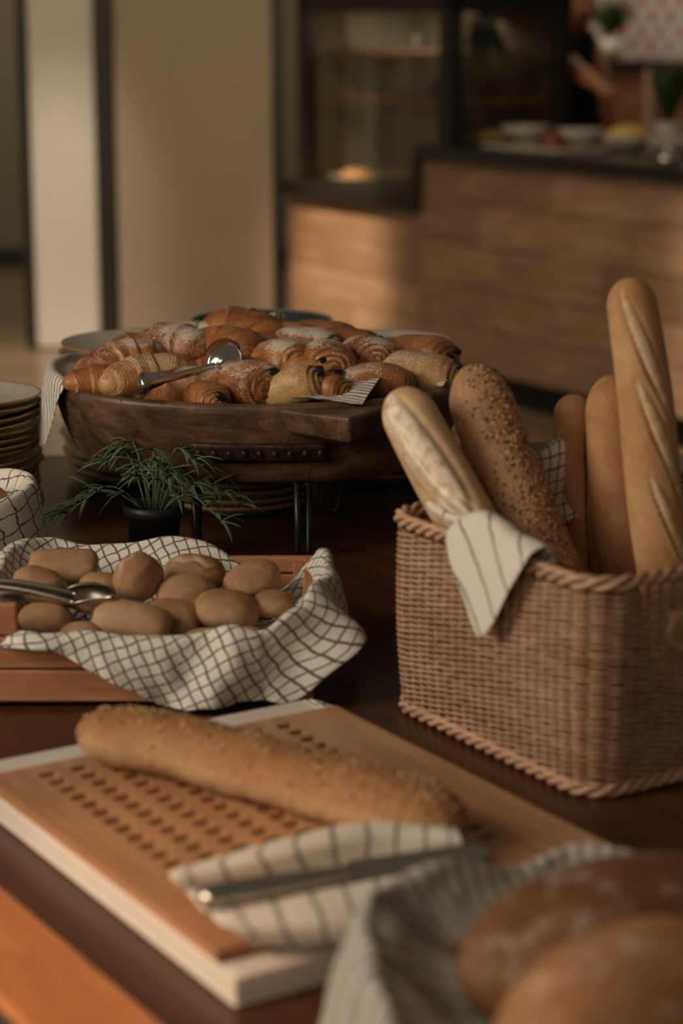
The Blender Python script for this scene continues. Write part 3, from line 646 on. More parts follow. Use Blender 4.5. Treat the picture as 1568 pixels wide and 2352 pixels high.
def ell(rx, ry, rz, nu=12, nv=16):
    V = []
    for i in range(nu + 1):
        p = math.pi * i / nu
        for k in range(nv):
            a = 2 * math.pi * k / nv; V.append((rx * math.sin(p) * math.cos(a), ry * math.sin(p) * math.sin(a), rz * math.cos(p)))
    return np.array(V), grid_faces(nu + 1, nv, False, True)
GP = 'pastries piled in the wooden tray'
def pain(u, v, Y, label, mat='pastry_sug', L=.084, rx=.031, rz=.026, yaw=0, pitch=0, roll=0, choc=(), seed=0):
    """yaw: where the +x spiral end points (deg, 0 = to the viewer's right, -90 = to the viewer)"""
    t = thing('chocolate_pastry' if choc else 'rolled_pastry', label, 'pastry', tuple(PY(u, v, Y)), 0, GP)
    t.rotation_euler = (Matrix.Rotation(R(yaw), 3, 'Z') @ Matrix.Rotation(R(-pitch), 3, 'Y') @ Matrix.Rotation(R(roll), 3, 'X')).to_euler()
    Vv, f, at = pain_mesh(L, rx, rz, seed); obj('dough', Vv, f, M[mat], t, True, attrs=at)
    for i, (cy, cz, *side) in enumerate(choc):
        Vv, f = ell(.0065, .0092, .0052, 10, 14); Vv = Vv * (1 + .10 * sn(Vv[:, 0] * 300, Vv[:, 1] * 260, Vv[:, 2] * 300, seed + i))[:, None]; e = obj('chocolate_stick', Vv, f, M['choc'], t); sd = side[0] if side else 1
        qq = math.hypot(cy, cz); e.location = (sd * (L / 2 + .010 * (1 - (qq / .8) ** 2) - .0012), cy * rx, cz * rz - .005); e.rotation_euler = (math.atan2(cz, cy) + R(90 + 25 * (i * 2 - 1)), 0, 0)
    return t
def crois(u, v, Y, label, mat='pastry', L=.13, rr=.034, bend=.9, yaw=0, pitch=0, roll=0, seed=0):
    Vv, f, at = croissant_mesh(L, rr, bend, seed); o = obj('croissant', Vv, f, M[mat], None, True, attrs=at)
    o.location = tuple(PY(u, v, Y)); o.rotation_euler = (Matrix.Rotation(R(yaw), 3, 'Z') @ Matrix.Rotation(R(-pitch), 3, 'Y') @ Matrix.Rotation(R(roll), 3, 'X')).to_euler()
    return tag(o, label, 'croissant', GP)
crois(283, 834, 2.635, 'sugar dusted croissant nearest the hanging striped cloth', 'pastry_sug', .120, .032, .8, 30, 8, 0, 1)
crois(398, 804, 2.69, 'large sugar topped croissant standing behind the tongs', 'pastry_sug', .120, .038, .7, -25, 6, 0, 2)
crois(455, 779, 2.76, 'sugar dusted croissant half hidden behind the large one', 'pastry_snow', .10, .026, .6, -10, 0, 0, 3)
crois(518, 806, 2.68, 'golden croissant directly behind the round tong heads', 'pastry', .125, .036, .7, -35, 4, 0, 4)
crois(566, 772, 2.755, 'highest croissant, on top of the pile against the dark bowl', 'pastry', .130, .041, .6, -25, -8, 0, 5)
crois(234, 875, 2.565, 'small flat golden croissant low behind the tray rim at the draped end', 'pastry', .10, .020, .5, 10, 0, 0, 6)
crois(330, 865, 2.57, 'pale sugar dusted croissant under the tong handle', 'pastry_pale', .125, .030, .6, 25, 6, 0, 7)
crois(213, 850, 2.66, 'brown croissant tip next to the draped striped cloth', 'pastry', .08, .019, .5, 80, 0, 0, 8)
crois(326, 800, 2.75, 'golden croissant end peeping out behind the two croissants near the draped cloth', 'pastry', .10, .023, .6, 20, 0, 0, 9)
pain(430, 884, 2.565, 'long sugared pastry lying below the tong arms', 'pastry_sug', .11, .030, .024, -8, 0, 0, (), 10)
pain(475, 907, 2.518, 'small golden pastry with one chocolate end low at the rim', 'pastry', .055, .023, .017, -60, 0, 0, ((.1, .45), ), 11)
pain(566, 880, 2.545, 'glossy brown pastry with spiral end at the tray rim below the tong heads', 'pastry_sug', .078, .033, .026, -48, 8, 15, ((.35, -.10), (.40, .55)), 12)
pain(634, 826, 2.64, 'heavily sugared pastry with dark spiral end in the middle of the pile', 'pastry_snow', .082, .032, .026, -50, 10, 0, ((.55, -.35), ), 13)
pain(655, 892, 2.530, 'pale pastry with two chocolate ends leaning on the front rim', 'pastry_pale', .086, .029, .023, -18, 22, 0, ((-.1, .35), (.45, .5)), 14)
pain(755, 828, 2.61, 'spiral pastry showing two chocolate sticks like eyes', 'pastry_sug', .080, .032, .026, -82, 6, -14, ((-.50, .05), (-.02, -.50)), 15)
pain(847, 815, 2.655, 'dark baked pastry under thick sugar beside the spiral one', 'pastry_snow', .080, .032, .026, -75, 6, -10, ((.05, -.30), ), 16)
pain(965, 813, 2.70, 'glossy brown pastry with two chocolate tips at the back of the pile', 'pastry', .09, .031, .025, -38, 2, 0, ((-.30, .25), (.40, .40)), 17)
pain(952, 851, 2.62, 'long pale pastry with chocolate end next to the seeded loaf', 'pastry_pale', .098, .028, .024, -14, -3, 15, ((.35, .3), (.1, -.35)), 18)
pain(858, 873, 2.575, 'low sugared pastry behind the folded cloth corner', 'pastry_sug', .085, .029, .021, 10, 0, 0, (), 19)
pain(735, 772, 2.785, 'smooth golden pastry at the very back beside the cloth tip', 'pastry', .095, .028, .022, -12, 0, 0, (), 20)
pain(795, 789, 2.74, 'brown pastry with a chocolate tip at the back of the pile', 'pastry', .080, .028, .022, -15, 0, 0, ((.2, .45), ), 21)
pain(662, 780, 2.75, 'flaky golden pastry just below the cloth tip', 'pastry', .085, .028, .023, -10, 0, 0, (), 22)
pain(702, 793, 2.71, 'sugared pastry behind the spiral one with chocolate eyes', 'pastry_snow', .085, .030, .024, -28, 0, 0, (), 23)
pain(688, 818, 2.675, 'plain folded pastry wedged between the two sugared ones', 'pastry_pale', .08, .030, .025, -60, 0, 0, (), 24)
pain(718, 862, 2.585, 'dark brown layered pastry behind the pale chocolate one', 'pastry', .08, .030, .024, -40, 4, 0, ((-.2, .45), ), 25)
pain(738, 887, 2.530, 'small golden pastry beside the folded cloth corner', 'pastry', .06, .024, .018, -25, 0, 0, (), 26)
pain(905, 815, 2.71, 'small brown pastry between the sugared and the glossy one', 'pastry', .07, .026, .023, -10, 0, 0, (), 27)
pain(795, 862, 2.60, 'dark pastry in the gap under the two spiral ones', 'pastry', .07, .028, .021, 10, 0, 0, (), 28)
pain(590, 800, 2.72, 'golden pastry between the tong heads and the sugared ones', 'pastry', .08, .028, .023, -20, 0, 0, (), 29)
pain(375, 850, 2.63, 'brown pastry in the shadow under the large sugared croissant', 'pastry', .09, .028, .022, -10, 0, 0, (), 30)
pain(520, 850, 2.60, 'brown pastry lying under the round tong heads', 'pastry', .08, .028, .020, 15, 0, 0, (), 31)
pain(900, 845, 2.655, 'brown pastry between the dark sugared one and the long pale one', 'pastry', .07, .027, .020, 0, 0, 0, (), 32)

# ------------------------------------------------------------------ tongs
def ribbon(mb, pts, side, wid, th=.0012):
    P = np.asarray(pts, float); n = len(P); side = np.asarray(side, float)
    if side.ndim == 1: side = np.tile(side, (n, 1))
    wid = np.broadcast_to(np.asarray(wid, float), (n,)); T = np.gradient(P, axis=0); T /= np.linalg.norm(T, axis=1)[:, None]
    V = []
    for i in range(n):
        s_ = side[i] - T[i] * np.dot(side[i], T[i]); s_ /= np.linalg.norm(s_); nn = np.cross(T[i], s_)
        for a, b in ((-1, -1), (1, -1), (1, 1), (-1, 1)): V.append(P[i] + s_ * wid[i] * .5 * a + nn * th * .5 * b)
    f = [(i * 4 + k, (i + 1) * 4 + k, (i + 1) * 4 + (k + 1) % 4, i * 4 + (k + 1) % 4) for i in range(n - 1) for k in range(4)] + [(3, 2, 1, 0), tuple((n - 1) * 4 + k for k in range(4))]
    mb.add(V, f)
def scoop(mb, c, ax, nrm, L, Wd, dep, tk=.001):
    """shallow spoon bowl: centre, long axis, direction its hollow faces"""
    ax = ax / np.linalg.norm(ax); nrm = nrm - ax * np.dot(ax, nrm); nrm /= np.linalg.norm(nrm); sd = np.cross(ax, nrm); V = []
    nu, nv = 9, 28
    for lay_ in (0, 1):
        for i in range(nu):
            q = .02 + .98 * i / (nu - 1)
            for k in range(nv):
                a = 2 * math.pi * k / nv; V.append(c + ax * L * .5 * q * math.cos(a) + sd * Wd * .5 * q * math.sin(a) - nrm * (dep * (1 - q * q) + tk * lay_))
    f = grid_faces(nu, nv, False, True); b = nu * nv; f2 = [tuple(j + b for j in q[::-1]) for q in f]
    rimf = [((nu - 1) * nv + k, (nu - 1) * nv + (k + 1) % nv, b + (nu - 1) * nv + (k + 1) % nv, b + (nu - 1) * nv + k) for k in range(nv)]
    mb.add(V, f + f2 + rimf + [tuple(range(nv))] + [tuple(b + k for k in range(nv - 1, -1, -1))])
tg = thing('serving_tongs', 'polished steel tongs lying on the pastries with their bent end over the tray rim', 'tongs')
a0, a1 = PY(352, 870, 2.52), PY(478, 832, 2.615); b0, b1 = PY(345, 880, 2.48), PY(492, 841, 2.56)
body = MB(); bend = PY(318, 882, 2.495)
pts = cr([a1, a1 * .5 + a0 * .5 + np.array([0, 0, .001]), a0, PY(328, 874, 2.512), bend, PY(326, 886, 2.478), b0, b0 * .5 + b1 * .5, b1], 60)
tt = np.linspace(-1, 1, 60); ribbon(body, pts, (.12, 0, 1), .010 + .017 * np.clip(1 - np.abs(tt) * 1.6, 0, 1) ** .6, .0016)
body.build('arms', M['steel'], tg, True)
for nm, c, nr in (('scoop', PY(508, 812, 2.625), np.array([.35, -.7, .5])), ('scoop', PY(514, 828, 2.575), np.array([-.2, .8, -.3]))):
    m = MB(); scoop(m, c, np.array([.8, .25, .5]), nr, .046, .036, .011); m.build(nm, M['steel'], tg, True)

# ------------------------------------------------------------------ herb pot
V, Fc, MI = lathe([(.0001, 0), (.027, 0), (.034, .056), (.037, .057), (.038, .071), (.0355, .071), (.034, .062), (.0001, .060)], 40)
hp = thing('potted_lavender', 'small lavender plant in a black pot below the wooden tray', 'plant', tuple(PZ(355, 1287, TZ + .0)[:2]) + (TZ + .001,))
obj('pot', V, Fc, M['pot'], hp); V, Fc, MI = lathe([(.0345, .061), (.02, .064), (.0001, .065)], 24); obj('soil', V, Fc, M['soil'], hp)
rg = random.Random(9); fol = MB(); stem = MB()
def leafstrip(mb, p0, d, L, w, droop):
    d = np.asarray(d, float); d /= np.linalg.norm(d); sd = np.cross(d, (0, 0, 1.)); sd /= np.linalg.norm(sd) + 1e-9; V = []; n = 7
    for k in range(n):
        q = k / (n - 1); p = p0 + d * L * q + np.array([0, 0, -droop * q * q * L]); ww = w * (math.sin(math.pi * (.1 + .9 * q) ** .8) * .9 + .08)
        V += [p - sd * ww, p + np.array([0, 0, -.0012]), p + sd * ww]
    mb.add(V, [(3 * k + j, 3 * k + 3 + j, 3 * k + 4 + j, 3 * k + 1 + j) for k in range(n - 1) for j in (0, 1)])
stems = [(-1.0, .0, .105, .0), (-.9, -.35, .095, .01), (-.75, .2, .05, .04), (1.0, -.15, .10, .015), (.8, .3, .07, .035), (.95, -.5, .085, .0), (.3, -.6, .045, .035), (-.2, -.7, .045, .035), (.55, -.2, .05, .05), (.1, .4, .04, .055), (-.4, .1, .04, .055), (.3, .1, .035, .06), (1.0, .1, .06, .03), (.7, -.6, .065, .02), (.05, -.3, .03, .05)]
for dx, dy, Ls, up in stems:
    base = np.array([dx * .012, dy * .012, .062]); d = np.array([dx, dy, 0.]); d /= np.linalg.norm(d)
    pts = [base + d * Ls * q + np.array([0, 0, (up + .035) * math.sin(min(1.0, q * 1.4) * math.pi * .62) - .035 * q ** 2 * (1 if up < .02 else .3)]) for q in np.linspace(0, 1, 9)]
    stem.tube(pts, .0011, 6)
    for k in (2, 4, 5, 6, 7, 8):
        for sd in ((-1, 1) if k < 8 else (-.7, .0, .7)):
            a = math.atan2(d[1], d[0]) + sd * rg.uniform(.3, 1.1); leafstrip(fol, pts[k], (math.cos(a), math.sin(a), rg.uniform(-.1, .75)), rg.uniform(.024, .042), .0024, rg.uniform(.1, .9))
o = fol.build('foliage', M['leaf'], hp, True); o.modifiers.new('thick', 'SOLIDIFY').thickness = .0007
stem.build('stems', M['leaf'], hp, True)
# ------------------------------------------------------------------ wooden crate of rolls
X0, X1, Y0, Y1 = -.50, -.027, 1.930, 2.175
cr8 = thing('wooden_crate', 'low orange wooden slat crate lined with checked cloth and full of rolls', 'crate', (0, 0, TZ))
def slat(name, *b): return MB().box(*b).build(name, M['crate'], cr8, bevel=.0018)
for z0, z1 in ((.006, .0375), (.0398, .071)):
    slat('front_slat', X0, X1, Y0, Y0 + .011, z0, z1)
slat('front_slat', X0, -.312, Y0, Y0 + .011, .0733, .104)
for z0, z1 in ((.006, .0375), (.0398, .071), (.0733, .090)):
    slat('back_slat', X0, X1, Y1 - .011, Y1, z0, z1)
    for x in (X0, X1 - .012): slat('side_slat', x, x + .012, Y0 + .0112, Y1 - .0112, z0, z1)
for x in (X0 + .0125, X1 - .0245):
    for y in (Y0 + .0115, Y1 - .0235): slat('corner_post', x, x + .012, y, y + .012, .0, .086)
slat('bottom_board', X0 + .0122, X1 - .0122, Y0 + .0112, Y1 - .0112, .006, .012)
L_ = lambda u, v, Y, *a: (*PY(u, v, Y), *a)
liner('checked_cloth', [
    L_(548, 1308, 2.163, .09, .045, .0, .004, .002), L_(490, 1272, 2.168, .10, .05, .002, .02, .003), L_(400, 1246, 2.172, .10, .06, .008, .04, .003), L_(300, 1262, 2.172, .10, .06, .008, .04, .003),
    L_(190, 1268, 2.172, .10, .06, .008, .03, .003), L_(112, 1247, 2.17, .09, .06, .008, .02, .004), L_(35, 1268, 2.13, .06, .05, .01, .02, .004), L_(-8, 1345, 2.05, .05, .05, .006, .02, .004), L_(18, 1432, 1.965, .05, .05, .006, .015, .004),
    L_(72, 1468, 1.929, .06, .04, .004, .006, .003), L_(150, 1466, 1.930, .08, .045, .004, .012, .003), L_(230, 1466, 1.930, .09, .045, .006, .030, .004), L_(310, 1467, 1.930, .09, .045, .006, .050, .007), L_(390, 1467, 1.930, .09, .045, .008, .066, .010), L_(470, 1466, 1.930, .09, .045, .010, .066, .010),
    L_(545, 1462, 1.930, .08, .045, .010, .064, .010), L_(600, 1448, 1.930, .06, .04, .008, .068, .010), L_(650, 1412, 1.934, .05, .05, .010, .082, .010), L_(708, 1378, 1.965, .05, .05, .045, .034, .009), L_(742, 1340, 2.02, .05, .05, .022, .080, .009), L_(752, 1300, 2.08, .05, .05, .010, .07, .007), L_(730, 1278, 2.135, .05, .04, .006, .04, .005)],
    M['cl_check'], 'black and white checked cloth lining the slat crate and draped over its front', n=260, k=38, uvrot=R(24), seed=21, fold=13, off=.015)
bed = grid_faces(2, 2); 
patch('checked_cloth', [[(-.34, 1.975, .828), (-.2, 1.975, .826), (-.07, 1.975, .828)], [(-.34, 2.05, .824), (-.2, 2.05, .82), (-.07, 2.05, .824)], [(-.34, 2.13, .83), (-.2, 2.13, .83), (-.07, 2.13, .83)]], 20, 30, M['cl_check'], 'checked cloth lying on the bottom of the crate under the rolls', .001, 24)
patch('checked_cloth', [[(-.035, 1.925, .812), (-.01, 1.915, .806), (.006, 1.905, .805)], [(-.02, 1.905, .811), (-.004, 1.895, .806), (.006, 1.885, .804)], [(-.008, 1.889, .806), (.0, 1.88, .804), (.004, 1.874, .804)]], 14, 14, M['cl_check'], 'rumpled end of checked cloth lying on the table behind the cutting board', .002, 24)

def roll(u, v, Y, rx, ry, rz, label, yaw=0, pitch=0, tilt=0, e=2.2, seed=0, crack=None, group='rolls in the slat crate', name='bread_roll', cat='bread roll', mat='roll', loc=None, n=64, m=44):
    r = np.random.RandomState(seed); V = []; mask = []; bake = []
    for i in range(m + 1):
        p = math.pi * i / m; c_ = math.cos(p); s_ = math.sin(p); xx = np.sign(c_) * abs(c_) ** (2 / e); rr = max(1e-4, abs(s_)) ** (2 / e)
        a = np.linspace(0, 2 * math.pi, n, endpoint=False)
        px, py, pz = xx + 0 * a, rr * np.cos(a), rr * np.sin(a)
        d = 1 + .045 * sn(px * 1.1, py * 1.1, pz * 1.1, seed) + .012 * sn(px * 4, py * 4, pz * 4, seed + 3)
        mk = 0 * a
        if crack:   # (angle around long axis, half width, depth)
            ca, hw, dp = crack; q = (np.angle(np.exp(1j * (a - R(ca)))) + .18 * sn(px * 3, 0 * a, 0, seed)) / hw; w = np.exp(-q ** 2 * 3) * (abs(xx) < .8) * (1 - abs(xx / .8) ** 3)
            d = d - dp * w + dp * .9 * np.exp(-(np.abs(q) - 1.0) ** 2 * 6) * (1 - min(1, abs(xx)) ** 3); mk = w
        z = pz * d * rz; z = np.where(z < 0, z * .8, z)
        V.append(np.stack([px * d * rx, py * d * ry, z], 1)); mask.append(mk); bake.append(.5 + .28 * pz + .15 * sn(px, py, pz, seed + 7))
    o = obj(name, np.vstack(V), grid_faces(m + 1, n, False, True), M[mat], None, True, attrs={'mask': np.concatenate(mask), 'bake': np.concatenate(bake)})
    o.location = tuple(PY(u, v, Y)) if loc is None else loc
    o.rotation_euler = (Matrix.Rotation(R(yaw), 3, 'Z') @ Matrix.Rotation(R(-pitch), 3, 'Y') @ Matrix.Rotation(R(tilt), 3, 'X')).to_euler()
    return tag(o, label, cat, group)
roll(146, 1306, 2.105, .036, .020, .020, 'square ended log roll at the back of the crate against the checked cloth', 2, 0, 0, 5.5, 31)
roll(92, 1346, 2.05, .029, .024, .019, 'brown roll behind the steel tongs at the cloth bunched end of the crate', -15, -10, 0, 2.3, 32)
roll(228, 1345, 2.065, .022, .02, .014, 'roll mostly hidden behind the tong scoop', 0, 0, 0, 2.2, 33)
roll(318, 1331, 2.06, .0265, .024, .0265, 'egg shaped roll with a cracked crust standing up behind the tongs', 60, 22, 0, 2.2, 34, (80, .22, .06))
roll(447, 1322, 2.11, .033, .026, .022, 'roll with a dark split along its crust at the back of the crate', -8, -4, 0, 2.3, 35, (118, .22, .09))
roll(428, 1364, 2.055, .031, .024, .020, 'smooth roll between the split one and the log rolls', 12, 6, 0, 2.2, 36)
roll(580, 1336, 2.08, .030, .025, .021, 'roll nearest the bare wooden corner of the crate', 22, 14, 0, 2.3, 37, (70, .12, .03))
roll(519, 1405, 2.015, .0325, .028, .0235, 'large round pale roll in the middle of the crate', -6, -4, 0, 2.4, 38)
roll(303, 1430, 1.975, .0405, .021, .0205, 'long loaf shaped roll at the front of the crate', -14, -6, 0, 3.4, 39)
roll(398, 1424, 2.01, .030, .022, .021, 'log roll lying behind the long front roll', -18, -6, 0, 3.0, 40)
roll(105, 1426, 1.985, .027, .024, .019, 'roll under the tong handle beside the crumpled cloth end', -8, 0, 0, 2.3, 41)
roll(186, 1462, 1.965, .022, .018, .015, 'small roll low between the two front rolls', 10, 0, 0, 2.2, 42)
roll(480, 1474, 1.968, .030, .018, .014, 'orange brown roll low behind the draped front cloth', 4, 0, 0, 2.3, 43)
roll(628, 1390, 2.03, .022, .022, .016, 'brown roll tucked against the rolled cloth by the crate side', 0, 0, 0, 2.2, 44)
roll(566, 1470, 1.972, .020, .017, .013, 'small roll low in the front corner under the draped cloth', 0, 0, 0, 2.2, 45)
roll(452, 1412, 2.04, .026, .022, .019, 'roll glimpsed in the gap beside the large round one', 0, 0, 0, 2.2, 46)
# tongs in the crate
ts = thing('bread_tongs', 'brushed steel bread tongs resting on the rolls in the crate', 'tongs')
m = MB(); h0, h1 = PY(-60, 1352, 1.99), PY(168, 1384, 1.985)
for dz, dy in ((.0, -.006), (.004, .010)):
    pts = cr([h0 + np.array([0, dy * .3, dz]), h0 * .5 + h1 * .5 + np.array([0, dy * .7, dz + .003]), h1 + np.array([0, dy, dz])], 24); ribbon(m, pts, (0, -.55, .83), np.interp(np.linspace(0, 1, 24), [0, .8, 1], [.021, .014, .010]), .003)
m.build('arms', M['steel_brushed'], ts, True)
for c, ax, nr, L, wd in ((PY(222, 1384, 1.985), (1, .08, .1), (-.15, .45, .75), .054, .030), (PY(205, 1362, 2.02), (1, .05, .0), (.1, -.7, -.45), .050, .026)):
    m = MB(); scoop(m, c, np.array(ax, float), np.array(nr, float), L, wd, .011, .0012); m.build('scoop', M['steel_brushed'], ts, True)

# ------------------------------------------------------------------ small cloth lined basket
BX, BY = -.437, 2.32
V, Fc, MI = lathe([(.0001, 0), (.062, 0), (.066, .004), (.082, .118), (.080, .12), (.076, .118), (.060, .008), (.0001, .006)], 40)
o = obj('bread_bowl', V, Fc, M['crate']); o.location = (BX, BY, TZ + .0005); tag(o, 'round basket bowl hidden under the hand drawn check cloth', 'basket')
rim = []
for k in range(14):
    a = 2 * math.pi * k / 14; rim.append((BX + .082 * math.cos(a), BY + .082 * math.sin(a), TZ + .128 + .006 * math.sin(2 * a + 1), .055, .06, .004 + .006 * (k % 2), .10, .004))
liner('checked_cloth', rim, M['cl_hand'], 'cloth with thin hand drawn checks folded around the small round basket', closed=True, n=150, k=32, seed=25, fold=8, uvrot=R(12), inner=np.array([[BX, BY, TZ + .06]]))
V = []; rngn = np.random.RandomState(5)
def seeds_on(pts, nrm, m, parent, name='seeds', sz=.0016, seed=0, dark=.3):
    r = np.random.RandomState(seed); mb = MB(); E, Ef = ell(1.0, .52, .38, 4, 6)
    for p, nn in zip(pts, nrm):
        t = r.normal(size=3); t -= nn * np.dot(t, nn); t /= np.linalg.norm(t); b = np.cross(nn, t); s_ = sz * r.uniform(.7, 1.35)
        mb.add([p + (t * q[0] + b * q[1] + nn * (q[2] + .25)) * s_ for q in E], Ef, 1 if r.rand() < dark else 0)
    o = mb.build(name, [M['seed_pale'], M['seed_dark']], parent, True); o['kind'] = 'stuff'; return o
lo = roll(0, 0, 0, .055, .045, .034, 'sesame roll inside the small basket at the picture edge', 20, 6, 0, 2.3, 51, loc=(BX + .006, BY - .006, TZ + .105), group=None, name='sesame_roll', mat='seeded')
a = rngn.uniform(0, 6.28, 90); q = rngn.uniform(.05, .9, 90)
pts = np.stack([.055 * q * np.cos(a), .045 * q * np.sin(a), .034 * np.sqrt(1 - q ** 2) * 1.0 + .0006], 1); nr = pts / np.array([.055, .045, .034]) ** 2; nr /= np.linalg.norm(nr, axis=1)[:, None]
seeds_on(pts, nr, None, lo, 'sesame_seeds', .0021, 3, .05)

# ------------------------------------------------------------------ wicker basket
OB = np.array([.0505, 1.932, TZ]); LA, LB, HB, RC = .302, .34, .193, .032
def bpt(s, out=0.0, z=0.0):
    """point on the rounded rectangle, s in 0..perimeter from the A side start"""
    segs = [(LA - 2 * RC, 0), (math.pi / 2 * RC, 1), (LB - 2 * RC, 0), (math.pi / 2 * RC, 1)] * 1
    segs = [(LA - 2 * RC, 0), (math.pi / 2 * RC, 1), (LB - 2 * RC, 0), (math.pi / 2 * RC, 1), (LA - 2 * RC, 0), (math.pi / 2 * RC, 1), (LB - 2 * RC, 0), (math.pi / 2 * RC, 1)]
    P = np.array([RC, 0.]); d = 0.0; s = s % PERIM
    for L, k in segs:
        dv = np.array([math.cos(d), math.sin(d)]); nv = np.array([math.sin(d), -math.cos(d)])
        if s <= L + 1e-9:
            if k == 0: q = P + dv * s; nn = nv
            else:
                a = s / RC; c = P - nv * RC; nn = np.array([math.sin(d + a), -math.cos(d + a)]); q = c + nn * RC
            q = q + nn * out; w = OB + A * q[0] + B * q[1]; return np.array([w[0], w[1], TZ + z])
        if k == 0: P = P + dv * L
        else: c = P - nv * RC; d += math.pi / 2; P = c + np.array([math.sin(d), -math.cos(d)]) * RC
        s -= L
PERIM = 2 * (LA + LB - 4 * RC) + 2 * math.pi * RC
# in local (a along A, b along B): the walk runs along A, then along B; outward is (sin d, -cos d)
NS = 2 * round(PERIM / .0135 / 2); wk = thing('wicker_basket', 'woven wicker basket holding the standing baguettes', 'basket', (0, 0, 0))
HS0 = LA - 2 * RC + math.pi / 2 * RC + .045
belly = lambda z: .004 * math.sin(math.pi * z / HB) + .006 * (z / HB)
mb = MB(); nrow = 63
for r_ in range(nrow):
    z = .010 + r_ * (HB - .022) / (nrow - 1); hole = .124 < z < .159
    npt = NS * 3; ss = np.linspace(0, PERIM, npt, endpoint=False)
    off = .0029 * np.cos(math.pi * ss / (PERIM / NS) + math.pi * r_); wob = .0006 * sn(ss * 22, z * 90, 0, r_ % 7)
    rd = .00120 * (1 + .12 * sn(ss * 9, z * 200, 0, 3))
    pts = np.array([bpt(s, o_ + belly(z), z + w_) for s, o_, w_ in zip(ss, off, wob)])
    if hole:
        keep = ~((ss > HS0) & (ss < HS0 + .085)); i0 = np.argmax(~keep); i1 = len(ss) - np.argmax(~keep[::-1])
        pts = np.vstack([pts[i1:], pts[:i0]]); rd = np.concatenate([rd[i1:], rd[:i0]]); mb.tube(pts, rd, 6)
    else: mb.tube(pts, rd, 5, closed=True)
mb.build('woven_wall', M['wicker'], wk, True)
mb = MB()
for k in range(NS):
    s = (k) * PERIM / NS; zs = np.linspace(.0, HB - .004, 5)
    inh = HS0 < s < HS0 + .085
    if inh:
        for za, zb in ((0, .124), (.159, HB - .004)): mb.tube([bpt(s, belly(z), z + .002) for z in np.linspace(za, zb, 4)], .0021, 6)
    else: mb.tube([bpt(s, belly(z) - .0006, z + .002) for z in zs], .0019, 6)
mb.build('stakes', M['stake'], wk, True)
for nm, z, rb, rr in (('rim_braid', HB - .001, .0046, .0029), ('foot_braid', .0075, .0040, .0030)):
    mb = MB()
    for k in range(3):
        ss = np.linspace(0, PERIM, 420, endpoint=False); tw = 2 * math.pi * round(PERIM / .046) * ss / PERIM + 2 * math.pi * k / 3
        mb.tube(np.array([bpt(s, belly(z) + rb * math.cos(t) * .8 + .001, z + rb * math.sin(t)) for s, t in zip(ss, tw)]), rr, 7, closed=True)
    mb.build(nm, M['wicker'], wk, True)
mb = MB(); hs = [bpt(HS0 + .0425 + .046 * math.cos(a), belly(.14) + .001, .1415 + .021 * math.sin(a)) for a in np.linspace(0, 2 * math.pi, 40, endpoint=False)]
mb.tube(hs, .0045, 8, closed=True); mb.build('hand_hole_edge', M['wicker'], wk, True)
bp = [bpt(s, -.002, .006) for s in np.linspace(0, PERIM, 120, endpoint=False)]
obj('base', bp + [p + np.array([0, 0, .004]) for p in bp], [tuple(range(119, -1, -1)), tuple(range(120, 240))] + [(i, (i + 1) % 120, 120 + (i + 1) % 120, 120 + i) for i in range(120)], M['stake'], wk, False)

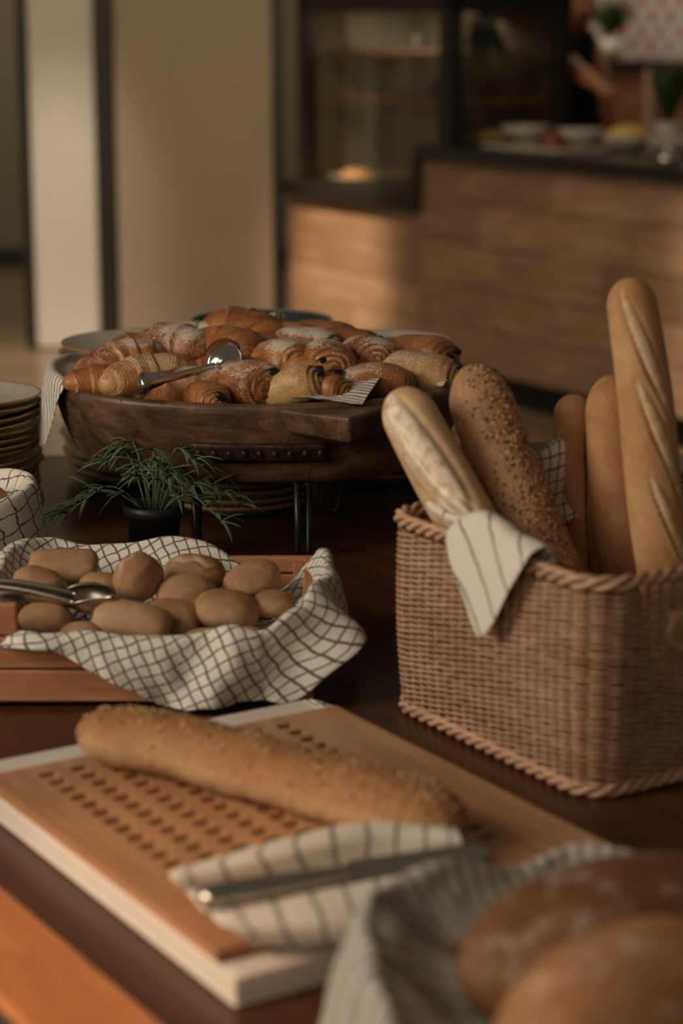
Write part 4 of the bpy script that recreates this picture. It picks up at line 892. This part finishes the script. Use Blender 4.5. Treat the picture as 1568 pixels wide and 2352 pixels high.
# ------------------------------------------------------------------ baguettes
def baguette(p0, p1, r, label, mat, name='baguette', slashes=(), flat=.9, bow=0.0, seed=0, n=96, m=380, taper=.16, endr=1.1, lump=.03, ref=None, group=None, rough=0.0, under=None, cat='bread'):
    p0, p1 = np.asarray(p0, float), np.asarray(p1, float); ax = p1 - p0; L = np.linalg.norm(ax); ax /= L
    cdir = (np.array([0, 0, CZ]) - (p0 + p1) / 2) if ref is None else np.asarray(ref, float)
    u = cdir - ax * np.dot(cdir, ax); u /= np.linalg.norm(u); w = np.cross(ax, u)
    th = np.linspace(-math.pi, math.pi, n, endpoint=False); V = []; mask = []; bake = []; NR = []
    tq = np.concatenate([np.linspace(0, .06, 22, endpoint=False), np.linspace(.06, .94, m, endpoint=False), np.linspace(.94, 1, 22)])
    for t in tq:
        d_end = min(t, 1 - t) * L; er = r * endr
        cap = math.sqrt(max(0, 1 - (1 - min(1, d_end / er)) ** 2)); body = 1 - taper * (2 * abs(t - .5)) ** 2.5
        rad = r * max(.002, cap) * body * (1 + lump * sn(t * L * 16 + 0 * th, np.cos(th), np.sin(th), seed))
        if rough: rad = rad + rough * r * sn(t * L * 160 + 0 * th, 3.2 * np.cos(th), 3.2 * np.sin(th), seed + 5)
        mk = 0 * th; dd = 0 * th; bk = .5 + .16 * np.cos(th) + .10 * sn(t * L * 25 + 0 * th, np.cos(th) * 1.2, np.sin(th) * 1.2, seed + 2)
        for (t0, hl, a0, slope, hw, dep) in slashes:
            q = (t - t0) / hl
            if abs(q) > 1.25: continue
            ww = np.angle(np.exp(1j * (th - R(a0) - R(slope) * q))) / R(hw)
            rho = q * q + ww * ww; ins = 1 / (1 + np.exp((rho - .8) * 9)); mk = np.maximum(mk, ins)
            wid = np.sqrt(max(1e-3, 1 - min(q * q, .98)))
            dd = dd + dep * (.55 * ins * np.cos(ww * 1.4) + (1.0 * np.exp(-((ww + wid + .1 * sn(t * L * 90, 0 * th, 0, seed + 8)) / .22) ** 2) - 1.5 * np.exp(-((ww + wid - .36) / .20) ** 2) - .7 * np.exp(-((ww - wid) / .25) ** 2)) * (abs(q) < 1) * (1 - abs(q) ** 4))
            bk = bk + .25 * np.exp(-((ww + wid + .1) / .25) ** 2) * (abs(q) < 1)
        rad = rad * (1 + dd)
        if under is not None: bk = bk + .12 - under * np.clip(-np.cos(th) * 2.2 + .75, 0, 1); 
        c = p0 + ax * L * t + u * bow * math.sin(math.pi * t) + w * bow * .5 * math.sin(2.2 * math.pi * t + seed)
        V.append(c + np.outer(np.cos(th) * rad * flat, u) + np.outer(np.sin(th) * rad, w)); mask.append(mk); bake.append(bk)
    V = np.vstack(V); f = [(i * n + k, i * n + (k + 1) % n, (i + 1) * n + (k + 1) % n, (i + 1) * n + k) for i in range(len(tq) - 1) for k in range(n)]
    o = obj(name, V, f, M[mat], None, True, attrs={'mask': np.concatenate(mask), 'bake': np.concatenate(bake)})
    tag(o, label, cat, group)
    def surf(tt, aa):
        i = np.clip(np.searchsorted(tq, tt), 0, len(tq) - 1); k = np.round((aa + math.pi) / (2 * math.pi) * n).astype(int) % n
        P = V[i * n + k]; cc = p0 + np.outer(tt * L, ax) + np.outer(np.sin(math.pi * tt) * bow, u); N = P - cc; N -= np.outer(N @ ax, ax); N /= np.linalg.norm(N, axis=1)[:, None]
        jit = np.outer(np.random.RandomState(seed).uniform(-.5, .5, len(tt)) * .0016, ax); return P + jit, N
    return o, surf
baguette((.205, 1.842, .822), PY(914, 893, 1.985), .0290, 'pale floury baguette leaning out over the basket rim towards the tray', 'baguette', slashes=[(.80, .235, -12, -22, 36, .15), (.50, .19, 8, -34, 32, .14), (.27, .17, 4, -30, 24, .11)], flat=.95, bow=.004, seed=61, taper=.10)
o, sf = baguette((.234, 1.878, .822), PY(1078, 838, 2.03), .0330, 'wide seeded loaf leaning beside the pale baguette', 'seeded', name='seeded_loaf', flat=.9, bow=.004, seed=62, taper=.12, endr=1.3, rough=.008)
r = np.random.RandomState(8); tt = r.uniform(.36, .985, 2600); aa = r.normal(.45, .62, 2600); dn = .55 * sn(tt * 22, aa * 3.0, 0, 17) + r.normal(0, .6, 2600)
k = dn > .0; P_, N_ = sf(tt[k][:850], aa[k][:850]); seeds_on(P_, N_, None, o, 'seeds', .0016, 4, .5)
baguette((.243, 1.990, .822), PY(1314, 905, 2.065), .0215, 'slim dark brown baguette with a rough split down its side', 'brown_bread', slashes=[(.52, .46, 50, 6, 20, -.42)], flat=1.0, bow=.002, seed=63, taper=.08, endr=.9, rough=.006)
baguette((.296, 1.985, .822), PY(1396, 862, 2.025), .0285, 'broad smooth brown baguette between the slim one and the tall one', 'brown_bread', slashes=[], flat=.9, bow=.003, seed=64, taper=.14, endr=1.25)
baguette((.327, 1.905, .822), PY(1438, 638, 1.955), .0265, 'tallest golden baguette with long scored cuts standing at the right', 'baguette_gold', slashes=[(.82, .17, 14, -40, 20, .075), (.60, .18, 30, -48, 20, .08), (.40, .16, 34, -44, 18, .07)], flat=.95, bow=.005, seed=65, taper=.16, endr=1.0)
# cloths of the wicker basket
def wrim(t, dz=0.0, inb=0.0):
    p = OB + A * t * LA + B * inb; return p[0], p[1], TZ + HB + .012 + dz
liner('striped_cloth', [(*wrim(.385, .0), .03, .05, .002, .008, .001), (*wrim(.425, .008), .03, .05, .006, .036, .001), (*wrim(.495, .014), .03, .05, .008, .066, .001), (*wrim(.585, .010), .03, .05, .010, .094, .001), (*wrim(.645, .004), .03, .05, .008, .074, .001), (*wrim(.715, .002), .03, .05, .006, .036, .001), (*wrim(.775, .0), .03, .05, .002, .004, .001)], M['cl_wide'], 'white cloth corner with wide dark stripes hanging over the wicker basket rim', n=60, k=30, seed=31, fold=5, sign=1, uvrot=R(48), off=.020)
liner('striped_cloth', [(*wrim(.005, .000, .075), .02, .03, .0, .003, .0015), (*wrim(.03, .010, .045), .02, .03, .0, .003, .002), (*wrim(.09, .003, .024), .02, .03, .0, .002, .002), (*wrim(.18, -.008, .022), .02, .03, -.006, .001, .001), (*wrim(.30, -.008, .022), .02, .03, -.006, .001, .001)], M['cl_wide'], 'white cloth edge tucked inside the far corner of the wicker basket', n=50, k=24, seed=33, fold=9, sign=1, off=.004)
bq = OB + B * LB
liner('checked_cloth', [(*(OB + B * (.13))[:2], TZ + HB + .006, .03, .05, .004, .02, .003), (*(OB + B * .17)[:2], TZ + HB + .030, .03, .06, .008, .03, .004), (*(OB + B * .215)[:2], TZ + HB + .052, .03, .07, .010, .04, .004), (*(OB + B * .26)[:2], TZ + HB + .045, .03, .07, .010, .04, .004), (*(OB + B * .31)[:2], TZ + HB + .012, .03, .05, .004, .02, .003)], M['cl_check'], 'checked cloth bunched over the back rim behind the slim brown baguette', n=60, k=28, seed=35, fold=7, sign=-1, uvrot=R(20))

# ------------------------------------------------------------------ bread board
bl, bw = .482, .350
bd = thing('bread_board', 'beech grid cutting board set in a white crumb tray', 'cutting board', tuple(C0), ANG)
# local x along A, so the board runs from x=-bl to 0; y along B from 0 to bw
ty = MB(); th_ = .005
ty.box(-bl, 0, 0, bw, .0005, .005).box(-bl, 0, 0, th_, .005, .023).box(-bl, 0, bw - th_, bw, .005, .023)
ty.box(-bl, -bl + .052, th_, bw - th_, .005, .023).box(-.026, 0, th_, bw - th_, .005, .023)
ty.build('crumb_tray', M['white_tray'], bd, bevel=.003, seg=3)
ax_ = [-bl + .054, -bl + .074]; pitch = .0205
while ax_[-1] < -.085: ax_ += [ax_[-1] + .0112, ax_[-1] + pitch]
ax_ = ax_[:-1] + [-.028] if len(ax_) % 2 else ax_ + [-.028]
by_ = [.001, .040]
while by_[-1] < bw - .060: by_ += [by_[-1] + .0155, by_[-1] + .0290]
by_ = by_ + [bw - .001] if len(by_) % 2 == 1 else by_[:-1] + [bw - .001]
na, nb = len(ax_), len(by_); zt_, zb_ = .032, .0235
V = [(x, y, z) for z in (zt_, zb_) for x in ax_ for y in by_]; idx = lambda i, j, l: l * na * nb + i * nb + j; f = []
hole = lambda i, j: (0 < i < na - 2 and 0 < j < nb - 2 and i % 2 == 1 and j % 2 == 1)
solid = lambda i, j: 0 <= i < na - 1 and 0 <= j < nb - 1 and not hole(i, j)
for i in range(na - 1):
    for j in range(nb - 1):
        if not solid(i, j): continue
        f += [(idx(i, j, 0), idx(i + 1, j, 0), idx(i + 1, j + 1, 0), idx(i, j + 1, 0)), (idx(i, j, 1), idx(i, j + 1, 1), idx(i + 1, j + 1, 1), idx(i + 1, j, 1))]
        for di, dj, (p, q) in ((-1, 0, ((i, j + 1), (i, j))), (1, 0, ((i + 1, j), (i + 1, j + 1))), (0, -1, ((i, j), (i + 1, j))), (0, 1, ((i + 1, j + 1), (i, j + 1)))):
            if not solid(i + di, j + dj): f.append((idx(*p, 0), idx(*p, 1), idx(*q, 1), idx(*q, 0)))
obj('grid_top', V, f, M['board'], bd, False)
BZ = TZ + .032
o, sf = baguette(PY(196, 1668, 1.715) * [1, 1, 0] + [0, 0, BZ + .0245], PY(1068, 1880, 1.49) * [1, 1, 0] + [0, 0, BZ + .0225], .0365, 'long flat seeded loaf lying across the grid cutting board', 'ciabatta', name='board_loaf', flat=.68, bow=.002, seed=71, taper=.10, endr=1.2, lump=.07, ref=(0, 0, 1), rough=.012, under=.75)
r = np.random.RandomState(12); tt = r.uniform(.02, .98, 1500); aa = r.normal(-.05, .5, 1500); k = (sn(tt * 22, aa * 3, 0, 4) + r.normal(0, .4, 1500)) > -.05
P_, N_ = sf(tt[k][:700], aa[k][:700]); seeds_on(P_, N_, None, o, 'seeds', .0018, 6, .35)
# napkin and knife
Zn = lambda u, v, z: PZ(u, v, BZ + z)
nk = patch('napkin', [
    [Zn(400, 2002, .004), Zn(620, 1942, .005), Zn(860, 1886, .006), Zn(1025, 1882, .008)],
    [Zn(392, 2015, .022), Zn(628, 1962, .025), Zn(880, 1906, .026), Zn(1055, 1918, .024)],
    [Zn(440, 2058, .010), Zn(690, 2016, .008), Zn(900, 1984, .008), Zn(1085, 1962, .010)],
    [Zn(470, 2090, .018), Zn(720, 2066, .021), Zn(950, 2032, .022), Zn(1130, 2000, .022)],
    [Zn(520, 2130, .018), Zn(770, 2116, .018), Zn(980, 2090, .013), Zn(1150, 2060, .014)],
    [Zn(592, 2168, .004), Zn(800, 2160, .004), Zn(985, 2138, .005), Zn(1160, 2100, .005)]], 40, 60, M['cl_napkin'], None, .0009, 10, 41, thick=.005)
tag(nk, 'folded striped napkin lying on the cutting board under the bread knife', 'napkin')
kn = thing('bread_knife', 'dark bread knife lying in the fold of the striped napkin', 'knife')
k0, k1, k2 = Zn(455, 2062, .029), Zn(795, 2004, .027), Zn(1120, 1955, .029)
MB().tube(cr([k0, k0 * .7 + k1 * .3, k0 * .35 + k1 * .65, k1], 26), np.interp(np.linspace(0, 1, 26), [0, .06, .35, .7, 1], [.004, .0115, .0125, .0105, .0085]), 16, sq=.62).build('handle', M['steel_brushed'], kn, True)
mb = MB(); ribbon(mb, cr([k1, k1 * .5 + k2 * .5, k2], 20), (.1, .8, .6), np.interp(np.linspace(0, 1, 20), [0, .1, .85, 1], [.013, .018, .016, .006]), .0022); mb.build('blade', M['steel_brushed'], kn, False)

# ------------------------------------------------------------------ nearest bread basket with two round loaves
NX, NY = .185, 1.165
V, Fc, MI = lathe([(.0001, 0), (.115, 0), (.12, .004), (.142, .070), (.139, .072), (.134, .068), (.11, .008), (.0001, .006)], 48)
o = obj('loaf_basket', V, Fc, M['wicker']); o.location = (NX, NY, TZ + .0005); o.scale = (1.0, 1.0, 1); tag(o, 'round low basket under the grey striped cloth with two round loaves', 'basket')
rim = [(.018, 1.165, TZ + .092, .05, .03, .044, .085, .014), (.016, 1.235, TZ + .100, .05, .03, .032, .09, .014), (.055, 1.292, TZ + .098, .05, .03, .012, .085, .011), (.115, 1.330, TZ + .082, .05, .03, .008, .07, .011), (.175, 1.352, TZ + .088, .05, .03, .008, .06, .005), (.250, 1.320, TZ + .078, .05, .03, .008, .06, .005), (.325, 1.25, TZ + .078, .05, .03, .01, .07, .011), (.345, 1.16, TZ + .08, .05, .03, .02, .07, .011), (.32, 1.07, TZ + .078, .05, .03, .02, .07, .011), (.25, 1.01, TZ + .08, .05, .03, .02, .07, .011), (.16, .995, TZ + .08, .05, .03, .02, .07, .011), (.08, 1.03, TZ + .08, .05, .03, .02, .07, .011), (.04, 1.09, TZ + .085, .05, .03, .04, .078, .014)]
liner('striped_cloth', rim, M['cl_grey'], 'grey striped cloth bunched around the round loaves nearest the viewer', closed=True, n=220, k=36, seed=51, fold=9, sign=-1, inner=np.array([[NX, NY, TZ + .035]]))
roll(0, 0, 0, .115, .064, .055, 'dark floured round loaf in the grey cloth basket', 34, 0, 0, 2.2, 81, loc=(.178, 1.235, TZ + .074), group=None, name='round_loaf', cat='loaf', mat='round_loaf')
roll(0, 0, 0, .090, .056, .052, 'golden round loaf in front of the dark floured one', 36, 3, 0, 2.2, 82, loc=(.168, 1.108, TZ + .088), group=None, name='round_loaf', cat='loaf', mat='light_loaf')

# ------------------------------------------------------------------ person behind the counter
def skin_mesh(name, verts, edges, radii, m, parent, root=0, sub=2):
    me = bpy.data.meshes.new(name); me.from_pydata([tuple(v) for v in verts], edges, []); me.materials.append(m)
    o = bpy.data.objects.new(name, me); COL.objects.link(o); o.parent = parent
    sk = o.modifiers.new('skin', 'SKIN'); sk.use_smooth_shade = True
    if not me.skin_vertices: me.skin_vertices.new()
    for i, r_ in enumerate(radii):
        s = me.skin_vertices[0].data[i]; s.radius = r_ if isinstance(r_, tuple) else (r_, r_); s.use_root = (i == root)
    ss = o.modifiers.new('sub', 'SUBSURF'); ss.levels = ss.render_levels = sub
    return o
pp = thing('person', 'person in black working behind the counter with one bare forearm stretched forward', 'person')
Yp = 8.95; pj = lambda u, v, dY=0.0: PY(u + 4, v, Yp + dY)
J = {}; JV = []; JE = []; JR = []
def jt(name, p, r_, par=None):
    J[name] = len(JV); JV.append(np.asarray(p, float)); JR.append(r_)
    if par: JE.append((J[par], J[name]))
g = lambda x, y, z: np.array([x, y, z])
hx = pj(1336, 290)[0]
jt('pelvis', g(hx, Yp + .02, .88), (.17, .12)); jt('waist', g(hx + .0, Yp + .01, 1.02), (.15, .11), 'pelvis'); jt('chest', g(hx + .02, Yp, 1.20), (.165, .12), 'waist'); jt('neckbase', pj(1308, 78), .06, 'chest'); jt('neck', pj(1316, 56, -.02), .048, 'neckbase'); jt('jaw', pj(1328, 36, -.04), (.062, .066), 'neck'); jt('head', pj(1324, 8, -.03), (.075, .088), 'jaw'); jt('crown', pj(1320, -16, -.02), (.06, .07), 'head'); jt('nose', pj(1347, 22, -.15), .012, 'jaw')
jt('shoulder', pj(1292, 92, -.12), .052, 'chest'); jt('elbow', pj(1306, 152, -.28), .043, 'shoulder'); jt('forearm', pj(1338, 175, -.36), .042, 'elbow'); jt('wrist', pj(1372, 197, -.44), .028, 'forearm'); jt('palm', pj(1388, 208, -.48), (.036, .018), 'wrist')
for k in range(4): jt(f'finger{k}', pj(1392 + 3 * k, 216 - 3 * k, -.50 - .01 * k), .010, 'palm'); jt(f'tip{k}', pj(1398 + 4 * k, 228 - 4 * k, -.51 - .012 * k), .008, f'finger{k}')
jt('thumb', pj(1376, 212, -.50), .011, 'wrist'); jt('thumbtip', pj(1380, 224, -.52), .009, 'thumb')
jt('far_shoulder', pj(1330, 90, .12), .052, 'chest'); jt('far_elbow', pj(1352, 150, .16), .04, 'far_shoulder'); jt('far_wrist', pj(1385, 200, .05), .028, 'far_elbow'); jt('far_palm', pj(1396, 214, .02), (.034, .018), 'far_wrist')
for k in range(4): jt(f'ffinger{k}', pj(1400 + 3 * k, 222 - 3 * k, .0 + .012 * k), .009, 'far_palm'); jt(f'ftip{k}', pj(1405 + 4 * k, 231 - 4 * k, -.01 + .013 * k), .008, f'ffinger{k}')
jt('fthumb', pj(1390, 218, .05), .010, 'far_wrist'); jt('fthumbtip', pj(1393, 228, .05), .008, 'fthumb')
for sgn in (-1, 1):
    jt(f'hip{sgn}', g(hx + .09 * sgn, Yp + .03, .80), .085, 'pelvis'); jt(f'knee{sgn}', g(hx + .10 * sgn, Yp + .0, .46), .06, f'hip{sgn}'); jt(f'ankle{sgn}', g(hx + .10 * sgn, Yp + .04, .09), .042, f'knee{sgn}'); jt(f'toe{sgn}', g(hx + .12 * sgn, Yp - .12, .04), .035, f'ankle{sgn}')
skin_mesh('body', JV, JE, JR, M['skin'], pp)
def cloth_from(names, edges, scale, nm, m):
    ids = {n_: i for i, n_ in enumerate(names)}
    rr = [tuple(x * scale + .008 for x in (JR[J[n_]] if isinstance(JR[J[n_]], tuple) else (JR[J[n_]],) * 2)) for n_ in names]
    skin_mesh(nm, [JV[J[n_]] for n_ in names], [(ids[a], ids[b]) for a, b in edges], rr, m, pp)
cloth_from(['chest', 'waist', 'pelvis', 'neckbase', 'shoulder', 'elbow', 'far_shoulder', 'far_elbow'], [('chest', 'waist'), ('waist', 'pelvis'), ('chest', 'neckbase'), ('chest', 'shoulder'), ('shoulder', 'elbow'), ('chest', 'far_shoulder'), ('far_shoulder', 'far_elbow')], 1.10, 'shirt', M['black_cloth'])
cloth_from(['pelvis', 'hip-1', 'knee-1', 'ankle-1', 'hip1', 'knee1', 'ankle1'], [('pelvis', 'hip-1'), ('hip-1', 'knee-1'), ('knee-1', 'ankle-1'), ('pelvis', 'hip1'), ('hip1', 'knee1'), ('knee1', 'ankle1')], 1.12, 'trousers', M['black_cloth'])
Vh, fh = ell(.088, .105, .085, 14, 20); Vh = np.array([v for v in Vh]); hc = pj(1316, -12, .01)
e = obj('hair', Vh, fh, M['hair'], pp); e.location = tuple(hc); e.rotation_euler = (R(-12), R(14), 0)
